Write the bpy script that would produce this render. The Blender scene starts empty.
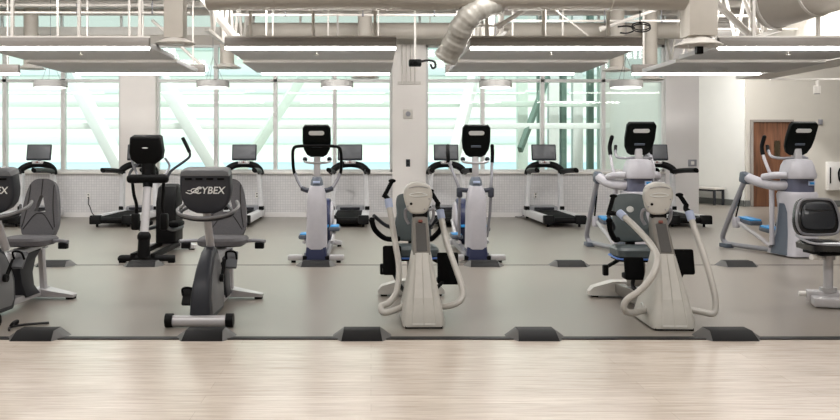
import bpy, bmesh, math, random
from mathutils import Vector, Matrix, Euler
random.seed(7)
S = bpy.context.scene
COL = S.collection
F, CX, CY, HC = 850.0, 371.0, 152.0, 1.42      # focal length, vanishing point, eye height

def at(px, py, d):
    return Vector(((px-CX)*d/F, d, HC-(py-CY)*d/F))
def X(px, d): return (px-CX)*d/F
def Z(py, d): return HC-(py-CY)*d/F

# ------------------------------------------------------------------ materials
def lin(c):
    return tuple(((v/255)/12.92 if v/255 <= .04045 else ((v/255+.055)/1.055)**2.4) for v in c)+(1,)
def mat(name, rgb, rough=.5, metal=0., var=.025, scale=18., bump=0., spec=.5, coat=0.):
    m = bpy.data.materials.new(name); m.use_nodes = True
    nt = m.node_tree; b = nt.nodes['Principled BSDF']
    b.inputs['Roughness'].default_value = rough
    b.inputs['Metallic'].default_value = metal
    b.inputs['Specular IOR Level'].default_value = spec
    b.inputs['Coat Weight'].default_value = coat
    c = lin(rgb)
    tc = nt.nodes.new('ShaderNodeTexCoord')
    n = nt.nodes.new('ShaderNodeTexNoise'); n.inputs['Scale'].default_value = scale; n.inputs['Detail'].default_value = 3
    nt.links.new(tc.outputs['Object'], n.inputs['Vector'])
    r = nt.nodes.new('ShaderNodeValToRGB')
    r.color_ramp.elements[0].position = .3; r.color_ramp.elements[1].position = .7
    r.color_ramp.elements[0].color = tuple(v*(1-var) for v in c[:3])+(1,)
    r.color_ramp.elements[1].color = tuple(min(1, v*(1+var)) for v in c[:3])+(1,)
    nt.links.new(n.outputs['Fac'], r.inputs['Fac'])
    nt.links.new(r.outputs['Color'], b.inputs['Base Color'])
    if bump:
        bp = nt.nodes.new('ShaderNodeBump'); bp.inputs['Strength'].default_value = bump
        bp.inputs['Distance'].default_value = .01
        nt.links.new(n.outputs['Fac'], bp.inputs['Height']); nt.links.new(bp.outputs['Normal'], b.inputs['Normal'])
    return m
def emit(name, rgb, strength):
    m = bpy.data.materials.new(name); m.use_nodes = True
    nt = m.node_tree; nt.nodes.clear()
    o = nt.nodes.new('ShaderNodeOutputMaterial'); e = nt.nodes.new('ShaderNodeEmission')
    e.inputs['Color'].default_value = lin(rgb); e.inputs['Strength'].default_value = strength
    nt.links.new(e.outputs[0], o.inputs[0]); return m

M = {}
M['black']    = mat('black_plastic', (7, 7, 8), .5, spec=.16)
M['matte']    = mat('black_matte', (6, 6, 7), .75, spec=.12)
M['consoleblk'] = mat('console_black', (4, 9, 9), .45, spec=.14)
M['charcoal'] = mat('charcoal_plastic', (46, 48, 54), .45, spec=.3)
M['capgrey']  = mat('cap_grey', (100, 103, 107), .4)
M['seat']     = mat('seat_fabric', (104, 103, 106), .75, scale=120, var=.12, bump=.15)
M['seatdark'] = mat('seat_fabric_dark', (104, 104, 108), .7, scale=120, var=.12, bump=.15)
M['slate']    = mat('seat_slate', (84, 94, 96), .4)
M['vinyl']    = mat('black_vinyl', (22, 24, 28), .22, coat=.4)
M['piping']   = mat('piping', (48, 48, 50), .6)
M['silver']   = mat('silver_paint', (188, 186, 188), .35, .25)
M['lav']      = mat('pale_silver_plastic', (182, 180, 186), .38)
M['lavdark']  = mat('grey_silver_paint', (150, 150, 156), .35, .2)
M['alum']     = mat('aluminium', (196, 196, 198), .3, .7)
M['steel']    = mat('brushed_tube', (128, 128, 132), .3, .6)
M['beige']    = mat('beige_grey_plastic', (190, 188, 181), .42)
M['beige2']   = mat('beige_grey_plastic_light', (199, 197, 191), .4)
M['tube']     = mat('beige_tube', (196, 193, 187), .34, .15)
M['neck']     = mat('bronze_grey_plastic', (128, 124, 118), .35, .3)
M['neckdk']   = mat('dark_neck_inlay', (72, 70, 68), .4)
M['collar']   = mat('pale_blue_collar', (176, 188, 216), .4)
M['navy']     = mat('navy_plastic', (36, 42, 72), .35, spec=.35)
M['slateblue']= mat('slate_blue_plastic', (88, 90, 108), .38)
M['joint']    = mat('joint_grey_blue', (84, 92, 104), .4)
M['blue']     = mat('bright_blue', (40, 140, 205), .45)
M['blueline'] = mat('blue_trim', (96, 140, 222), .4)
M['label']    = mat('white_label', (222, 224, 222), .4)
M['red']      = mat('red_mark', (128, 66, 54), .4)
M['jointdk']  = mat('dark_joint', (52, 56, 68), .4)
M['pad']      = mat('vinyl_pad', (46, 50, 56), .25, coat=.5)
M['white']    = mat('white_paint', (232, 229, 224), .5, var=.02)
M['white2']   = mat('white_metal_paint', (212, 207, 200), .4, var=.02)
M['screen']   = mat('screen_grey', (104, 106, 110), .3, spec=.3)
M['duct']     = mat('painted_duct', (182, 175, 165), .5, var=.04, scale=4)
M['flex']     = mat('flexible_duct', (158, 154, 146), .45, .3, var=.12, scale=14)
M['fascia']   = mat('fascia_grey', (128, 122, 116), .5)
M['cloud']    = mat('cloud_panel', (202, 201, 201), .8, var=.02, scale=60)
M['led']      = emit('led_strip', (255, 252, 246), 34)
M['led_far']  = emit('led_strip_dim', (255, 252, 246), 12)
M['disc_led'] = emit('disc_diffuser', (255, 253, 248), 2.4)
M['ramp']     = mat('black_rubber', (13, 13, 15), .5, spec=.25)
M['rampend']  = mat('black_rubber_lit', (92, 91, 90), .5)  # cover ends coloured lighter, as the sides that face the light
M['doorframe']= mat('door_frame_paint', (150, 143, 136), .5)
M['shade']    = mat('pendant_shade', (158, 156, 154), .5)
M['alumlt']   = mat('pale_aluminium', (224, 224, 226), .35)
M['panelgrey']= mat('bike_side_panel', (118, 118, 120), .4, .2)
M['pier']     = mat('pier_paint', (238, 233, 229), .6, var=.01, scale=3)
M['piergrey'] = mat('pier_grey_paint', (234, 231, 230), .6, var=.01, scale=3)
M['wallwhite']= mat('wall_white', (240, 240, 236), .6, var=.01, scale=3)
M['wallbeige']= mat('wall_beige', (204, 199, 189), .65, var=.015, scale=3)
M['baseb']    = mat('baseboard_grey', (104, 106, 104), .6)
M['frame']    = mat('window_frame', (222, 222, 220), .45, var=.02)
M['deck']     = mat('roof_deck', (214, 209, 206), .6, var=.03, scale=2)
M['header']   = mat('header_paint', (196, 190, 182), .6, var=.03, scale=4)
M['cord']     = mat('black_cord', (26, 26, 28), .6)
M['ext_wall'] = mat('outside_wall', (236, 238, 227), .8, var=.03, scale=.6)
M['ext_white']= mat('outside_white', (244, 246, 244), .7, var=.02)
M['ext_green']= mat('outside_green', (220, 232, 223), .7, var=.03)
M['ext_dark'] = mat('outside_dark', (104, 128, 118), .6)
M['ext_blue'] = mat('outside_ground', (204, 228, 238), .8, var=.04, scale=.5)

def wood_floor():
    m = bpy.data.materials.new('pale_plank_floor'); m.use_nodes = True
    nt = m.node_tree; b = nt.nodes['Principled BSDF']; N = nt.nodes.new; L = nt.links.new
    tc = N('ShaderNodeTexCoord')
    br = N('ShaderNodeTexBrick'); br.offset = .37; br.inputs['Scale'].default_value = 1
    br.inputs['Brick Width'].default_value = 2.6; br.inputs['Row Height'].default_value = .15
    br.inputs['Mortar Size'].default_value = .0012; br.inputs['Bias'].default_value = 0
    br.inputs['Color1'].default_value = lin((230, 219, 206)); br.inputs['Color2'].default_value = lin((218, 206, 193))
    br.inputs['Mortar'].default_value = lin((196, 182, 168))
    L(tc.outputs['Object'], br.inputs['Vector'])
    mp = N('ShaderNodeMapping'); mp.inputs['Scale'].default_value = (1.6, 26, 1); L(tc.outputs['Object'], mp.inputs['Vector'])
    n = N('ShaderNodeTexNoise'); n.inputs['Scale'].default_value = 1.6; n.inputs['Detail'].default_value = 6; n.inputs['Roughness'].default_value = .65
    L(mp.outputs[0], n.inputs['Vector'])
    r = N('ShaderNodeValToRGB'); r.color_ramp.elements[0].position = .32; r.color_ramp.elements[1].position = .62
    r.color_ramp.elements[0].color = (.70, .655, .62, 1); r.color_ramp.elements[1].color = (1, 1, 1, 1)
    L(n.outputs['Fac'], r.inputs['Fac'])
    mx = N('ShaderNodeMixRGB'); mx.blend_type = 'MULTIPLY'; mx.inputs[0].default_value = .92
    L(br.outputs['Color'], mx.inputs[1]); L(r.outputs['Color'], mx.inputs[2])
    L(mx.outputs[0], b.inputs['Base Color'])
    b.inputs['Roughness'].default_value = .22
    b.inputs['Specular IOR Level'].default_value = .45
    return m
def rubber_floor():
    m = bpy.data.materials.new('grey_rubber_floor'); m.use_nodes = True
    nt = m.node_tree; b = nt.nodes['Principled BSDF']; N = nt.nodes.new; L = nt.links.new
    tc = N('ShaderNodeTexCoord')
    n = N('ShaderNodeTexNoise'); n.inputs['Scale'].default_value = 150; n.inputs['Detail'].default_value = 2
    n2 = N('ShaderNodeTexNoise'); n2.inputs['Scale'].default_value = .9; n2.inputs['Detail'].default_value = 2
    L(tc.outputs['Object'], n.inputs['Vector']); L(tc.outputs['Object'], n2.inputs['Vector'])
    r = N('ShaderNodeValToRGB'); r.color_ramp.elements[0].position = .3; r.color_ramp.elements[1].position = .75
    r.color_ramp.elements[0].color = lin((130, 123, 115)); r.color_ramp.elements[1].color = lin((158, 151, 142))
    r2 = N('ShaderNodeValToRGB'); r2.color_ramp.elements[0].position = .25; r2.color_ramp.elements[1].position = .75
    r2.color_ramp.elements[0].color = (.86, .85, .84, 1); r2.color_ramp.elements[1].color = (1, 1, 1, 1)
    L(n.outputs['Fac'], r.inputs['Fac']); L(n2.outputs['Fac'], r2.inputs['Fac'])
    mx = N('ShaderNodeMixRGB'); mx.blend_type = 'MULTIPLY'; mx.inputs[0].default_value = 1
    L(r.outputs[0], mx.inputs[1]); L(r2.outputs[0], mx.inputs[2]); L(mx.outputs[0], b.inputs['Base Color'])
    rr = N('ShaderNodeMapRange'); rr.inputs['To Min'].default_value = .27; rr.inputs['To Max'].default_value = .36
    L(n2.outputs['Fac'], rr.inputs['Value']); L(rr.outputs[0], b.inputs['Roughness'])
    return m
def tile_wall():
    m = bpy.data.materials.new('ribbed_white_panel'); m.use_nodes = True
    nt = m.node_tree; b = nt.nodes['Principled BSDF']; N = nt.nodes.new; L = nt.links.new
    tc = N('ShaderNodeTexCoord')
    mp = N('ShaderNodeMapping'); mp.inputs['Rotation'].default_value = (math.pi/2, 0, 0); L(tc.outputs['Object'], mp.inputs['Vector'])
    br = N('ShaderNodeTexBrick'); br.offset = 0; br.inputs['Scale'].default_value = 1
    br.inputs['Brick Width'].default_value = .055; br.inputs['Row Height'].default_value = .055; br.inputs['Mortar Size'].default_value = .005
    br.inputs['Color1'].default_value = lin((224, 222, 222)); br.inputs['Color2'].default_value = lin((216, 214, 215)); br.inputs['Mortar'].default_value = lin((200, 199, 200))
    L(mp.outputs[0], br.inputs['Vector']); L(br.outputs['Color'], b.inputs['Base Color'])
    b.inputs['Roughness'].default_value = .4
    return m
def door_wood():
    m = bpy.data.materials.new('door_wood'); m.use_nodes = True
    nt = m.node_tree; b = nt.nodes['Principled BSDF']; N = nt.nodes.new; L = nt.links.new
    tc = N('ShaderNodeTexCoord'); mp = N('ShaderNodeMapping'); mp.inputs['Scale'].default_value = (14, 14, .9)
    n = N('ShaderNodeTexNoise'); n.inputs['Scale'].default_value = 1.5; n.inputs['Detail'].default_value = 5
    L(tc.outputs['Object'], mp.inputs['Vector']); L(mp.outputs[0], n.inputs['Vector'])
    r = N('ShaderNodeValToRGB'); r.color_ramp.elements[0].position = .3; r.color_ramp.elements[1].position = .7
    r.color_ramp.elements[0].color = lin((84, 54, 38)); r.color_ramp.elements[1].color = lin((122, 82, 58))
    L(n.outputs['Fac'], r.inputs['Fac']); L(r.outputs[0], b.inputs['Base Color']); b.inputs['Roughness'].default_value = .45
    return m
def glass(tint, refl=.07):
    m = bpy.data.materials.new('window_glass'); m.use_nodes = True
    nt = m.node_tree; nt.nodes.clear(); N = nt.nodes.new; L = nt.links.new
    o = N('ShaderNodeOutputMaterial'); mix = N('ShaderNodeMixShader'); mix.inputs[0].default_value = refl
    t = N('ShaderNodeBsdfTransparent'); t.inputs[0].default_value = tint
    g = N('ShaderNodeBsdfGlossy'); g.inputs['Roughness'].default_value = .02
    L(t.outputs[0], mix.inputs[1]); L(g.outputs[0], mix.inputs[2]); L(mix.outputs[0], o.inputs[0])
    return m
M['wood'] = wood_floor(); M['rubber'] = rubber_floor(); M['tile'] = tile_wall(); M['door'] = door_wood()
M['glass'] = glass((.955, .995, .968, 1), .035); M['glass_up'] = glass((.82, .89, .875, 1), .04); M['glass_clear'] = glass((.74, .79, .79, 1), .04)
M['glass_door'] = glass((.5, .62, .58, 1), .12)

# ------------------------------------------------------------------ mesh builder
def catmull(P, seg=6, closed=False):
    P = [Vector(p) for p in P]; n = len(P); out = []
    if n < 3 and not closed: return P
    rng = range(n if closed else n-1)
    for i in rng:
        if closed: a, b, c, d = P[i-1], P[i], P[(i+1) % n], P[(i+2) % n]
        else: a, b, c, d = P[max(i-1, 0)], P[i], P[i+1], P[min(i+2, n-1)]
        for k in range(seg):
            t = k/seg
            out.append(.5*((2*b)+(c-a)*t+(2*a-5*b+4*c-d)*t*t+(3*b-a-3*c+d)*t**3))
    if not closed: out.append(P[-1])
    return out
def rrect(cx, cy, hw, hd, r, n=4):
    """rounded rectangle outline, (u,v) points"""
    r = min(r, hw*.999, hd*.999); pts = []
    for (sx, sy, a0) in ((1, 1, 0), (-1, 1, 90), (-1, -1, 180), (1, -1, 270)):
        for k in range(n+1):
            a = math.radians(a0+90*k/n)
            pts.append((cx+sx*(hw-r)+r*math.cos(a), cy+sy*(hd-r)+r*math.sin(a)))
    return pts
class MB:
    def __init__(s): s.bm = bmesh.new()
    def box(s, c, d, rot=(0, 0, 0), bev=0., seg=2):
        Mx = Matrix.Translation(Vector(c)) @ Euler(rot).to_matrix().to_4x4() @ Matrix.Diagonal((d[0], d[1], d[2], 1))
        r = bmesh.ops.create_cube(s.bm, size=1, matrix=Mx)
        if bev:
            es = list({e for v in r['verts'] for e in v.link_edges})
            bmesh.ops.bevel(s.bm, geom=es, offset=bev, segments=seg, affect='EDGES', profile=.5)
        return s
    def loft(s, secs, cap=True, closed=False):
        rings = [[s.bm.verts.new(p) for p in sec] for sec in secs]; n = len(rings[0])
        m = len(rings)
        for i in range(m if closed else m-1):
            a, b = rings[i], rings[(i+1) % m]
            for k in range(n): s.bm.faces.new((a[k], a[(k+1) % n], b[(k+1) % n], b[k]))
        if cap and not closed:
            s.bm.faces.new(rings[0][::-1]); s.bm.faces.new(rings[-1])
        return s
    def cyl(s, p0, p1, r0, r1=None, n=16):
        r1 = r0 if r1 is None else r1
        p0, p1 = Vector(p0), Vector(p1); ax = (p1-p0).normalized()
        u = ax.orthogonal().normalized(); v = ax.cross(u)
        ring = lambda p, r: [p+u*r*math.cos(2*math.pi*k/n)+v*r*math.sin(2*math.pi*k/n) for k in range(n)]
        return s.loft([ring(p0, r0), ring(p1, r1)])
    def tube(s, P, r, n=10, seg=6, closed=False, smooth=True, flat=1.):
        P = catmull(P, seg, closed) if smooth else [Vector(p) for p in P]
        m = len(P); T = []
        for i in range(m):
            if closed: t = P[(i+1) % m]-P[i-1]
            else: t = P[min(i+1, m-1)]-P[max(i-1, 0)]
            T.append(t.normalized())
        u = T[0].orthogonal().normalized(); rings = []
        for i in range(m):
            u = (u-T[i]*u.dot(T[i]))
            u = u.normalized() if u.length > 1e-6 else T[i].orthogonal().normalized()
            v = T[i].cross(u)
            ri = r if not isinstance(r, (list, tuple)) else r[0]+(r[1]-r[0])*i/(m-1)
            rings.append([P[i]+u*ri*math.cos(2*math.pi*k/n)+v*ri*flat*math.sin(2*math.pi*k/n) for k in range(n)])
        return s.loft(rings, closed=closed)
    def prism(s, poly, axis, lo, hi, bev=0., seg=2):
        def P(a, b, t): return {'x': (t, a, b), 'y': (a, t, b), 'z': (a, b, t)}[axis]
        A = [s.bm.verts.new(P(a, b, lo)) for a, b in poly]; B = [s.bm.verts.new(P(a, b, hi)) for a, b in poly]
        n = len(A); fs = []
        for k in range(n): fs.append(s.bm.faces.new((A[k], A[(k+1) % n], B[(k+1) % n], B[k])))
        fa = s.bm.faces.new(A[::-1]); fb = s.bm.faces.new(B)
        if bev:
            es = list(set(fa.edges) | set(fb.edges))
            bmesh.ops.recalc_face_normals(s.bm, faces=fs+[fa, fb])
            bmesh.ops.bevel(s.bm, geom=es, offset=bev, segments=seg, affect='EDGES', profile=.5)
        return s
    def plate(s, outline, holes, mx, thick):
        """outline with holes in local (u,v), extruded by thick, placed by matrix mx"""
        es = []; vs = []
        for loop in [outline]+holes:
            ring = [s.bm.verts.new((u, 0, v)) for u, v in loop]; vs += ring
            for k in range(len(ring)): es.append(s.bm.edges.new((ring[k], ring[(k+1) % len(ring)])))
        r = bmesh.ops.triangle_fill(s.bm, edges=es, use_beauty=True, use_dissolve=False)
        fs = [g for g in r['geom'] if isinstance(g, bmesh.types.BMFace)]
        e = bmesh.ops.extrude_face_region(s.bm, geom=fs)
        nv = [g for g in e['geom'] if isinstance(g, bmesh.types.BMVert)]
        bmesh.ops.translate(s.bm, vec=(0, thick, 0), verts=nv)
        bmesh.ops.transform(s.bm, matrix=mx, verts=vs+nv)
        return s
    def ell(s, c, r, rot=(0, 0, 0), n=20):
        Mx = Matrix.Translation(Vector(c)) @ Euler(rot).to_matrix().to_4x4() @ Matrix.Diagonal((r[0], r[1], r[2], 1))
        bmesh.ops.create_uvsphere(s.bm, u_segments=n, v_segments=n//2+2, radius=1, matrix=Mx); return s
    def lathe(s, prof, c=(0, 0, 0), n=28):
        rings = [[(c[0]+r*math.cos(2*math.pi*k/n), c[1]+r*math.sin(2*math.pi*k/n), c[2]+z) for k in range(n)] for r, z in prof]
        return s.loft(rings)
    def xform(s, mx):
        bmesh.ops.transform(s.bm, matrix=mx, verts=s.bm.verts[:]); return s
    def build(s, name, m, parent=None, ang=38):
        bmesh.ops.recalc_face_normals(s.bm, faces=s.bm.faces[:])
        me = bpy.data.meshes.new(name); s.bm.to_mesh(me); s.bm.free()
        me.materials.append(m)
        for p in me.polygons: p.use_smooth = True
        me.set_sharp_from_angle(angle=math.radians(ang))
        o = bpy.data.objects.new(name, me); COL.objects.link(o)
        if parent: o.parent = parent
        return o
def tag(o, label, cat, group=None, kind=None):
    o['label'] = label; o['category'] = cat
    if group: o['group'] = group
    if kind: o['kind'] = kind
    return o
def thing(name, label, cat, loc=(0, 0, 0), rz=0, group=None):
    o = bpy.data.objects.new(name, None); COL.objects.link(o); o.empty_display_size = .2
    o.location = loc; o.rotation_euler = (0, 0, rz)
    return tag(o, label, cat, group)
def struct(o): o['kind'] = 'structure'; return o
def dup(o, parent=None):
    c = o.copy(); COL.objects.link(c); c.parent = parent
    for ch in list(o.children): dup(ch, c)
    return c
def copy_thing(o, label, loc, rz=0):
    c = dup(o); c.location = loc; c.rotation_euler = (0, 0, rz); c['label'] = label; return c
def text_mesh(name, body, size, m, parent, mx, shear=.0, bold=0., ext=.0015, sx=1.):
    cu = bpy.data.curves.new(name, 'FONT'); cu.body = body; cu.size = size; cu.shear = shear; cu.offset = bold; cu.extrude = ext
    cu.align_x = 'CENTER'; cu.align_y = 'CENTER'
    t = bpy.data.objects.new(name+'_tmp', cu); COL.objects.link(t)
    dg = bpy.context.evaluated_depsgraph_get(); dg.update()
    me = bpy.data.meshes.new_from_object(t.evaluated_get(dg)); bpy.data.objects.remove(t); bpy.data.curves.remove(cu)
    me.name = name; me.materials.clear(); me.materials.append(m)
    me.transform(Matrix.Diagonal((sx, 1, 1, 1))); me.transform(mx)
    o = bpy.data.objects.new(name, me); COL.objects.link(o); o.parent = parent; return o

WALL = 18.57
# ------------------------------------------------------------------ setting
struct(MB().box((2, .13, -.05), (26, 12.66, .1)).build('floor_front', M['wood']))
struct(MB().box((2, 16.23, -.05), (26, 19.54, .1)).build('floor', M['rubber']))
struct(MB().box((2, 6.47, .002), (26, .09, .012), bev=.002).build('trim_1', M['ramp']))
struct(MB().box((0.5, 10.68, .0005), (23, .03, .004)).build('trim_2', M['ramp']))
# ceiling deck: ribbed metal
def deck(x0, x1, y0, y1):
    mb = MB(); prof = []; y = y0
    while y < y1:
        prof += [(y, 4.50), (y+.10, 4.50), (y+.13, 4.45), (y+.27, 4.45)]; y += .30
    prof += [(y, 4.50), (y, 4.6), (y0, 4.6)]
    mb.prism(prof, 'x', x0, x1); struct(mb.build('ceiling', M['deck'], ang=20))
deck(-11, 7.1, -6.0, 18.6); deck(7.1, 15, -6.0, 24.7)
struct(MB().box((2, -6.1, 2.25), (26, .2, 4.5)).build('wall_rear', M['wallbeige']))
struct(MB().box((-11.1, 6.4, 2.25), (.2, 25, 4.5)).build('wall_left', M['wallbeige']))
struct(MB().box((15.1, 8.1, 2.25), (.2, 28.4, 4.5)).build('wall_right', M['wallbeige']))
# window wall: low wall, sill, header, piers
XL, XR = -11.0, X(665, WALL)
struct(MB().box(((XL+XR)/2, WALL+.12, .47), (XR-XL, .24, .94)).build('wall_window', M['tile']))
struct(MB().box(((XL+XR)/2, WALL+.10, .965), (XR-XL, .32, .05), bev=.008).build('trim_3', M['white']))
struct(MB().box(((XL+XR)/2, WALL+.12, 3.87), (XR-XL, .24, .20)).build('trim_4', M['header']))
struct(MB().box(((XL+XR)/2, WALL+.10, 4.06), (XR-XL, .3, .18), bev=.01).build('trim_5', M['white']))
struct(MB().box(((XL+XR)/2, WALL-.02, .05), (XR-XL, .03, .10)).build('baseboard_window', M['piergrey']))
struct(MB().box((X(139, WALL), WALL+.08, 1.88), (X(156, WALL)-X(121, WALL), .34, 3.76)).build('wall_pier_left', M['pier']))
struct(MB().box((X(409, WALL), WALL+.08, 1.88), (X(425.5, WALL)-X(392.5, WALL), .34, 3.76)).build('wall_pier_centre', M['pier']))
struct(MB().box(((X(665, WALL)+X(698, WALL))/2, WALL+.2, 2.25), (X(698, WALL)-X(665, WALL), .5, 4.5)).build('wall_pier_right', M['piergrey']))
# windows
def window(n, x0, x1, muls):
    ZS, ZT, ZH = .99, Z(80.5, WALL), 3.77
    y = WALL+.10; t = .06
    f = MB()
    f.box((x0+t/2, y, (ZS+ZH)/2), (t, .12, ZH-ZS)); f.box((x1-t/2, y, (ZS+ZH)/2), (t, .12, ZH-ZS))
    f.box(((x0+x1)/2, y, ZS+.025), (x1-x0, .12, .05)); f.box(((x0+x1)/2, y, ZH-.03), (x1-x0, .12, .06))
    f.box(((x0+x1)/2, y, ZT), (x1-x0, .13, .065))
    for m in muls: f.box((m, y, (ZS+ZH)/2), (.085, .13, ZH-ZS))
    w = struct(f.build('window_%d' % n, M['frame']))
    e = [x0]+list(muls)+[x1]
    for a, b in zip(e[:-1], e[1:]):
        MB().box(((a+b)/2, y, (ZS+ZT)/2), (b-a-.02, .012, ZT-ZS-.02)).build('pane', M['glass'], w)
        MB().box(((a+b)/2, y, (ZH+ZT)/2), (b-a-.02, .012, ZH-ZT-.02)).build('pane', M['glass_up'], w)
wx = lambda p: X(p, WALL)
window(1, XL, wx(121), [wx(-56), wx(3.5), wx(62)])
window(2, wx(156), wx(392.5), [wx(215.5), wx(275), wx(334.5)])
window(3, wx(425.5), wx(665), [wx(483), wx(543), wx(604)])
# clerestory strip over the window wall
f = MB(); f.box(((XL+XR)/2, WALL+.12, 4.3), (XR-XL, .012, .28)); w = struct(f.build('window_4', M['glass_clear']))
f = MB()
for p in range(-120, 700, 60): f.box((wx(p), WALL+.12, 4.3), (.05, .08, .28))
f.build('clerestory_bars', M['frame'], w)
# right part: deeper bay with oblique white wall and beige wall with the door
DB = 22.1
mb = MB(); mb.prism([(8.9, 24.6), (9.72, DB+.05), (9.9, DB+.12), (9.05, 24.75)], 'z', 0, 4.46); struct(mb.build('wall_white', M['wallwhite']))
struct(MB().box((12.4, DB+.12, 2.23), (5.3, .2, 4.46)).build('wall_back', M['wallbeige']))
struct(MB().box((8.0, 24.7, 2.23), (2.6, .2, 4.46)).build('wall_recess', M['wallwhite']))
struct(MB().box((7.03, 21.9, 2.23), (.2, 6.0, 4.46)).build('wall_recess_side', M['wallwhite']))
mb = MB(); mb.prism([(8.87, 24.58), (9.70, DB+.02), (9.72, DB+.03), (8.89, 24.6)], 'z', 0, .16); struct(mb.build('baseboard_white', M['baseb']))
xd0, xd1, zd = X(752.5, DB), X(790.5, DB), 2.20
struct(MB().box(((9.72+xd0-.07)/2, DB, .08), (xd0-.07-9.72, .03, .16)).build('baseboard_back', M['baseb']))
struct(MB().box(((xd1+.07+15)/2, DB, .08), (15-xd1-.07, .03, .16)).build('baseboard_right', M['baseb']))
d = struct(MB().box(((xd0+xd1)/2, DB+.0, zd/2), (xd1-xd0, .05, zd)).build('door_1', M['door']))
fr = MB(); fr.box((xd0-.03, DB-.01, zd/2), (.06, .1, zd)); fr.box((xd1+.03, DB-.01, zd/2), (.06, .1, zd)); fr.box(((xd0+xd1)/2, DB-.01, zd+.03), (xd1-xd0+.12, .1, .06))
fr.build('door_frame', M['doorframe'], d)
MB().box((X(776.5, DB), DB-.03, (Z(141, DB)+Z(158, DB))/2), (.14, .02, .46), bev=.004).build('vision_panel', M['glass_door'], d)
hd = MB(); hd.cyl((xd1-.08, DB-.02, 1.0), (xd1-.08, DB-.08, 1.0), .012); hd.cyl((xd1-.08, DB-.08, 1.0), (xd1-.2, DB-.08, 1.0), .011); hd.build('handle', M['alum'], d)
# soffit on the right, beside the last ceiling cloud
struct(MB().box(((7.47+8.14)/2, 14.0, 3.0), (.67, 6.8, .18)).build('trim_6', M['white']))
struct(MB().box((7.80, 14.0, 3.78), (.16, 6.6, 1.38)).build('wall_soffit', M['wallbeige']))

# ------------------------------------------------------------------ outside
struct(MB().box((2, 42, -.15), (70, 46, .1)).build('ground_outside', M['ext_blue']))
b = thing('building', 'pale building facade with horizontal bands seen through the windows', 'building', (0, 33, -.1))
MB().box((0, .2, 5), (60, .4, 10)).build('wall', M['ext_wall'], b)
for z, h, k in ((2.0, .30, 'ext_green'), (3.0, .35, 'ext_white'), (3.9, .2, 'ext_green'), (4.7, .4, 'ext_white'), (5.6, .25, 'ext_green')):
    MB().box((0, -.02, z), (60, .06, h), bev=.01).build('band', M[k], b)
MB().box((0, -.03, .62), (60, .08, 1.0)).build('lower_cladding', M['ext_blue'], b)
MB().box((0, -.05, 1.26), (60, .10, .28)).build('band', M['ext_white'], b)
g = 'outside beams'
def ext_beam(label, p0, d0, p1, d1, r, m='ext_white'):
    a, bb = at(p0[0], p0[1], d0), at(p1[0], p1[1], d1); ax = (bb-a); L = ax.length
    q = ax.to_track_quat('X', 'Z').to_matrix().to_4x4()
    mb = MB(); mb.box((0, 0, 0), (L, r, r*1.6), bev=.01); mb.xform(Matrix.Translation((a+bb)/2) @ q)
    tag(mb.build('steel_beam', M[m]), label, 'beam', g)
ext_beam('white raking beam outside the left window, rising to the right of its mullion', (126, 178), 22, (70, 72), 24, .24)
ext_beam('white raking beam outside the window just right of the left pier', (222, 178), 22, (160, 76), 24, .24)
ext_beam('white raking beam outside the window left of the centre pier', (304, 74), 24, (236, 178), 23, .16, 'ext_green')
ext_beam('white raking beam outside the window right of the centre pier', (452, 165), 22, (474, 74), 25, .24)
ext_beam('slim dark raking beam outside the window near the vertical fins', (520, 150), 23, (548, 76), 25, .12, 'ext_dark')
ext_beam('long level white beam outside running across all windows', (-60, 126), 23.5, (610, 126), 23.5, .10)
ext_beam('upper long level green beam outside running across the windows', (-60, 104), 25, (600, 104), 25, .10, 'ext_green')
for i, (p, k) in enumerate(((522, 'ext_green'), (540, 'ext_dark'), (553, 'ext_white'), (563, 'ext_dark'), (577, 'ext_white'), (590, 'ext_dark'), (603, 'ext_green'), (618, 'ext_dark'), (631, 'ext_white'), (645, 'ext_dark'), (658, 'ext_green'))):
    mb = MB(); mb.box((X(p, 25.5), 25.5, 2.95), (.30 if k != 'ext_dark' else .16, .3, 6.1), bev=.01)
    tag(mb.build('facade_fin', M[k]), {'ext_green': 'pale green', 'ext_dark': 'dark grey-green', 'ext_white': 'white'}[k]+' upright fin outside the right-hand window, '+
        ['first', 'second', 'third', 'fourth', 'fifth', 'sixth', 'seventh', 'eighth', 'ninth', 'tenth', 'eleventh'][i]+' from the left', 'fin', 'upright fins outside')
for i, (p, y0) in enumerate(((560, 118), (590, 98), (620, 100), (640, 122))):
    pass

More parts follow.
